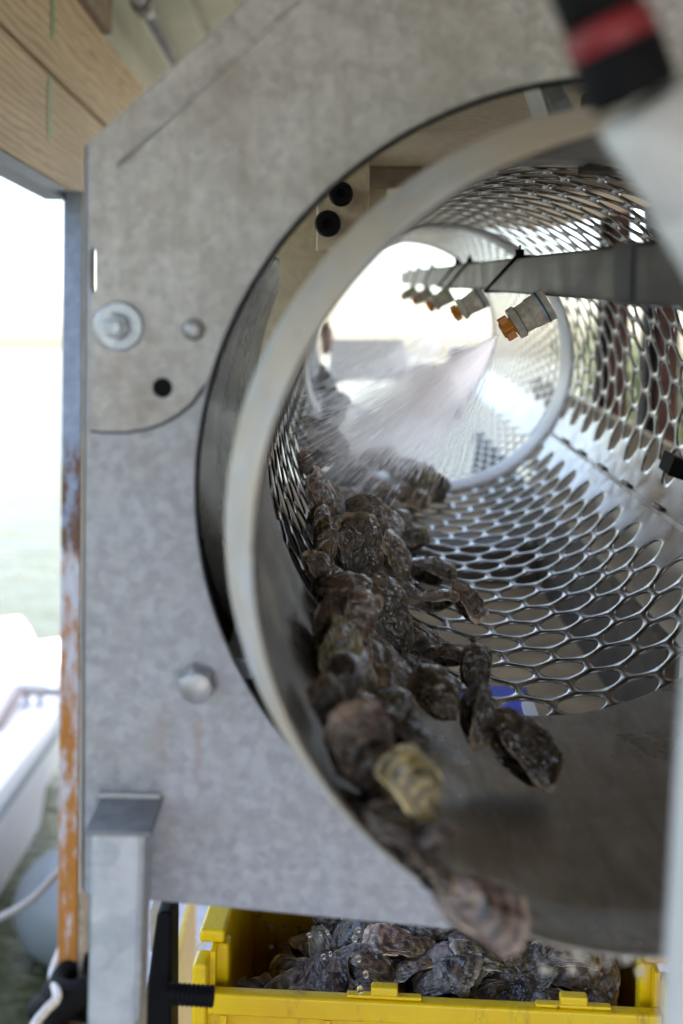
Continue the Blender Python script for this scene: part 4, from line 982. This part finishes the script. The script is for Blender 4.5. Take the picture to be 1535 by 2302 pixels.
# ------------------------------------------------------------------ water: spray, mist, falling drops
def spray(tip, targets, n, spread, label, seed):
    q = random.Random(seed); b = MB()
    tp = tip
    for k in range(n):
        w = q.random() if q.random() < .55 else (abs(q.gauss(0, .12)) if q.random() < .35 else 1 - abs(q.gauss(0, .10))); tg = P(*targets[0]) .lerp(P(*targets[1]), w) + Vector((q.gauss(0, spread), q.gauss(0, spread * 2), q.gauss(0, spread)))
        d = tg - tp; t0 = q.random() ** .8; t1 = min(1.05, t0 + (q.uniform(.05, .2) if q.random() < .7 else q.uniform(.004, .012)))
        wob = Vector((q.gauss(0, .003), q.gauss(0, .003), q.gauss(0, .003))) * (t0 + .1)
        a_, c_ = tp + d * t0 + wob, tp + d * t1 + wob
        dn = (c_ - a_).normalized(); e = dn.orthogonal().normalized(); f = dn.cross(e); r = q.uniform(.00025, .0007)
        i = [a_ + e * r, a_ - e * r * .5 + f * r * .86, a_ - e * r * .5 - f * r * .86]
        b.add([a_] + [v + (c_ - a_) * .5 for v in i] + [c_], [])
        m0 = len(b.v) - 5
        m_ = [(a_ + c_) / 2 + e * r, (a_ + c_) / 2 - e * r * .5 + f * r * .86, (a_ + c_) / 2 - e * r * .5 - f * r * .86]
        for j in range(3): b.v[m0 + 1 + j] = m_[j]
        b.f += [(m0, m0 + 1, m0 + 2), (m0, m0 + 2, m0 + 3), (m0, m0 + 3, m0 + 1), (m0 + 4, m0 + 2, m0 + 1), (m0 + 4, m0 + 3, m0 + 2), (m0 + 4, m0 + 1, m0 + 3)]
    o = b.build('water_spray', M_streak, None, M=MM); tag(o, label, 'water spray', kind='stuff')
spray(tips[0], ((715, 1010, 1.45), (960, 1010, 1.62)), 6500, .028, 'fan of water from the nearest orange nozzle onto the oysters', 5)
spray(tips[2], ((715, 870, 2.1), (850, 900, 2.3)), 1500, .025, 'distant fan of water from the third orange nozzle', 8)
spray(tips[1], ((715, 930, 1.75), (900, 960, 1.95)), 3200, .025, 'thinner fan of water from the second orange nozzle', 6)
def mist(p0, p1, w1, w2, dens, label, seed):
    """soft ellipsoid of fine spray between p0 and p1 (machine frame), fading to nothing at its skin"""
    m = N('fine_mist'); m.t.nodes.remove(m.b)
    v = m.n('VolumePrincipled'); v.inputs['Color'].default_value = (.96, .96, .97, 1); v.inputs['Anisotropy'].default_value = .3
    tc = m.n('TexCoord'); ln = m.n('VectorMath', operation='LENGTH'); m.l(tc.outputs['Object'], ln.inputs[0])
    fall = m.ramp(ln.outputs['Value'], [(0., 1.), (.55, .5), (1., 0.)])
    mp = m.n('Mapping'); mp.inputs['Scale'].default_value = (.8, 2.6, 2.6); mp.inputs['Location'].default_value = (seed, 0, 0); m.l(tc.outputs['Object'], mp.inputs[0])
    n1 = m.noise(mp.outputs[0], 1.7, 5, .65, .8)
    d = m.math('MULTIPLY', m.math('MULTIPLY', fall, m.ramp(n1, [(.40, .0), (.68, 1.)])), dens)
    m.l(d, v.inputs['Density']); m.l(v.outputs[0], m.out.inputs['Volume'])
    bm = bmesh.new(); bmesh.ops.create_icosphere(bm, subdivisions=3, radius=1); me = bpy.data.meshes.new('mist'); bm.to_mesh(me); bm.free(); me.materials.append(m.m)
    o = bpy.data.objects.new('mist', me); COL.objects.link(o)
    x = (p1 - p0); L = x.length / 2; x.normalize(); y = x.cross(Vector((0, 1, 0))).normalized(); z = x.cross(y)
    o.matrix_world = MM @ Matrix.Translation((p0 + p1) / 2) @ Matrix((x, y, z)).transposed().to_4x4() @ Matrix.Diagonal((L, w1, w2, 1))
    tag(o, label, 'mist', kind='stuff')
mist(tips[0] + Vector((.02, 0, .02)), P(700, 1080, 1.42), .055, .09, 10., 'pale mist trailing from the nearest nozzle to the oysters', 1.)
mist(P(1010, 900, 1.62), P(640, 1120, 1.42), .085, .13, 9., 'cloud of fine spray over the oyster pile on the left wall', 4.)
for k, (x_, y_, r_) in enumerate(((695, 2102, 8), (719, 2099, 7), (736, 2096, 8), (805, 2090, 9), (797, 2110, 11), (806, 2155, 11), (727, 2150, 9), (742, 2144, 8), (822, 2190, 12), (809, 2224, 13))):
    p = W(x_, y_, 1.04); r = r_ / F0 * 1.04 * .55
    o = MB().lathe((0, 0, 0), (0, 0, 1), [(r * 1.25 * math.cos(t * math.pi / 12), r * math.sin(t * math.pi / 12) * (1 - .12 * math.cos(t * math.pi / 12))) for t in range(1, 12)], 16)
    n = 16; o.f += [tuple(range(n)), tuple(range(10 * n, 11 * n))]
    d = o.build('water_drop', M_drop, None, smooth=True, M=Matrix.Translation(p)); tag(d, 'clear water drop falling in front of the oysters in the yellow crate', 'water drop', 'falling water drops')
sp = thing('water_trickle', 'blurred trickle of water spilling from the front lip of the drum', 'water', tuple(W(1330, 2160, .62)))
for k in range(14):
    p = W(1225 + k * 19 + rnd.uniform(-10, 10), 2165 + rnd.uniform(-14, 24), .60 + rnd.uniform(-.02, .02)); r = rnd.uniform(.0009, .0022)
    MB().lathe(p, (0, 0, 1), [(r * 1.3 * math.cos(t * math.pi / 8), r * math.sin(t * math.pi / 8)) for t in range(9)], 12).build('splash_bead', M_drop, sp, smooth=True)
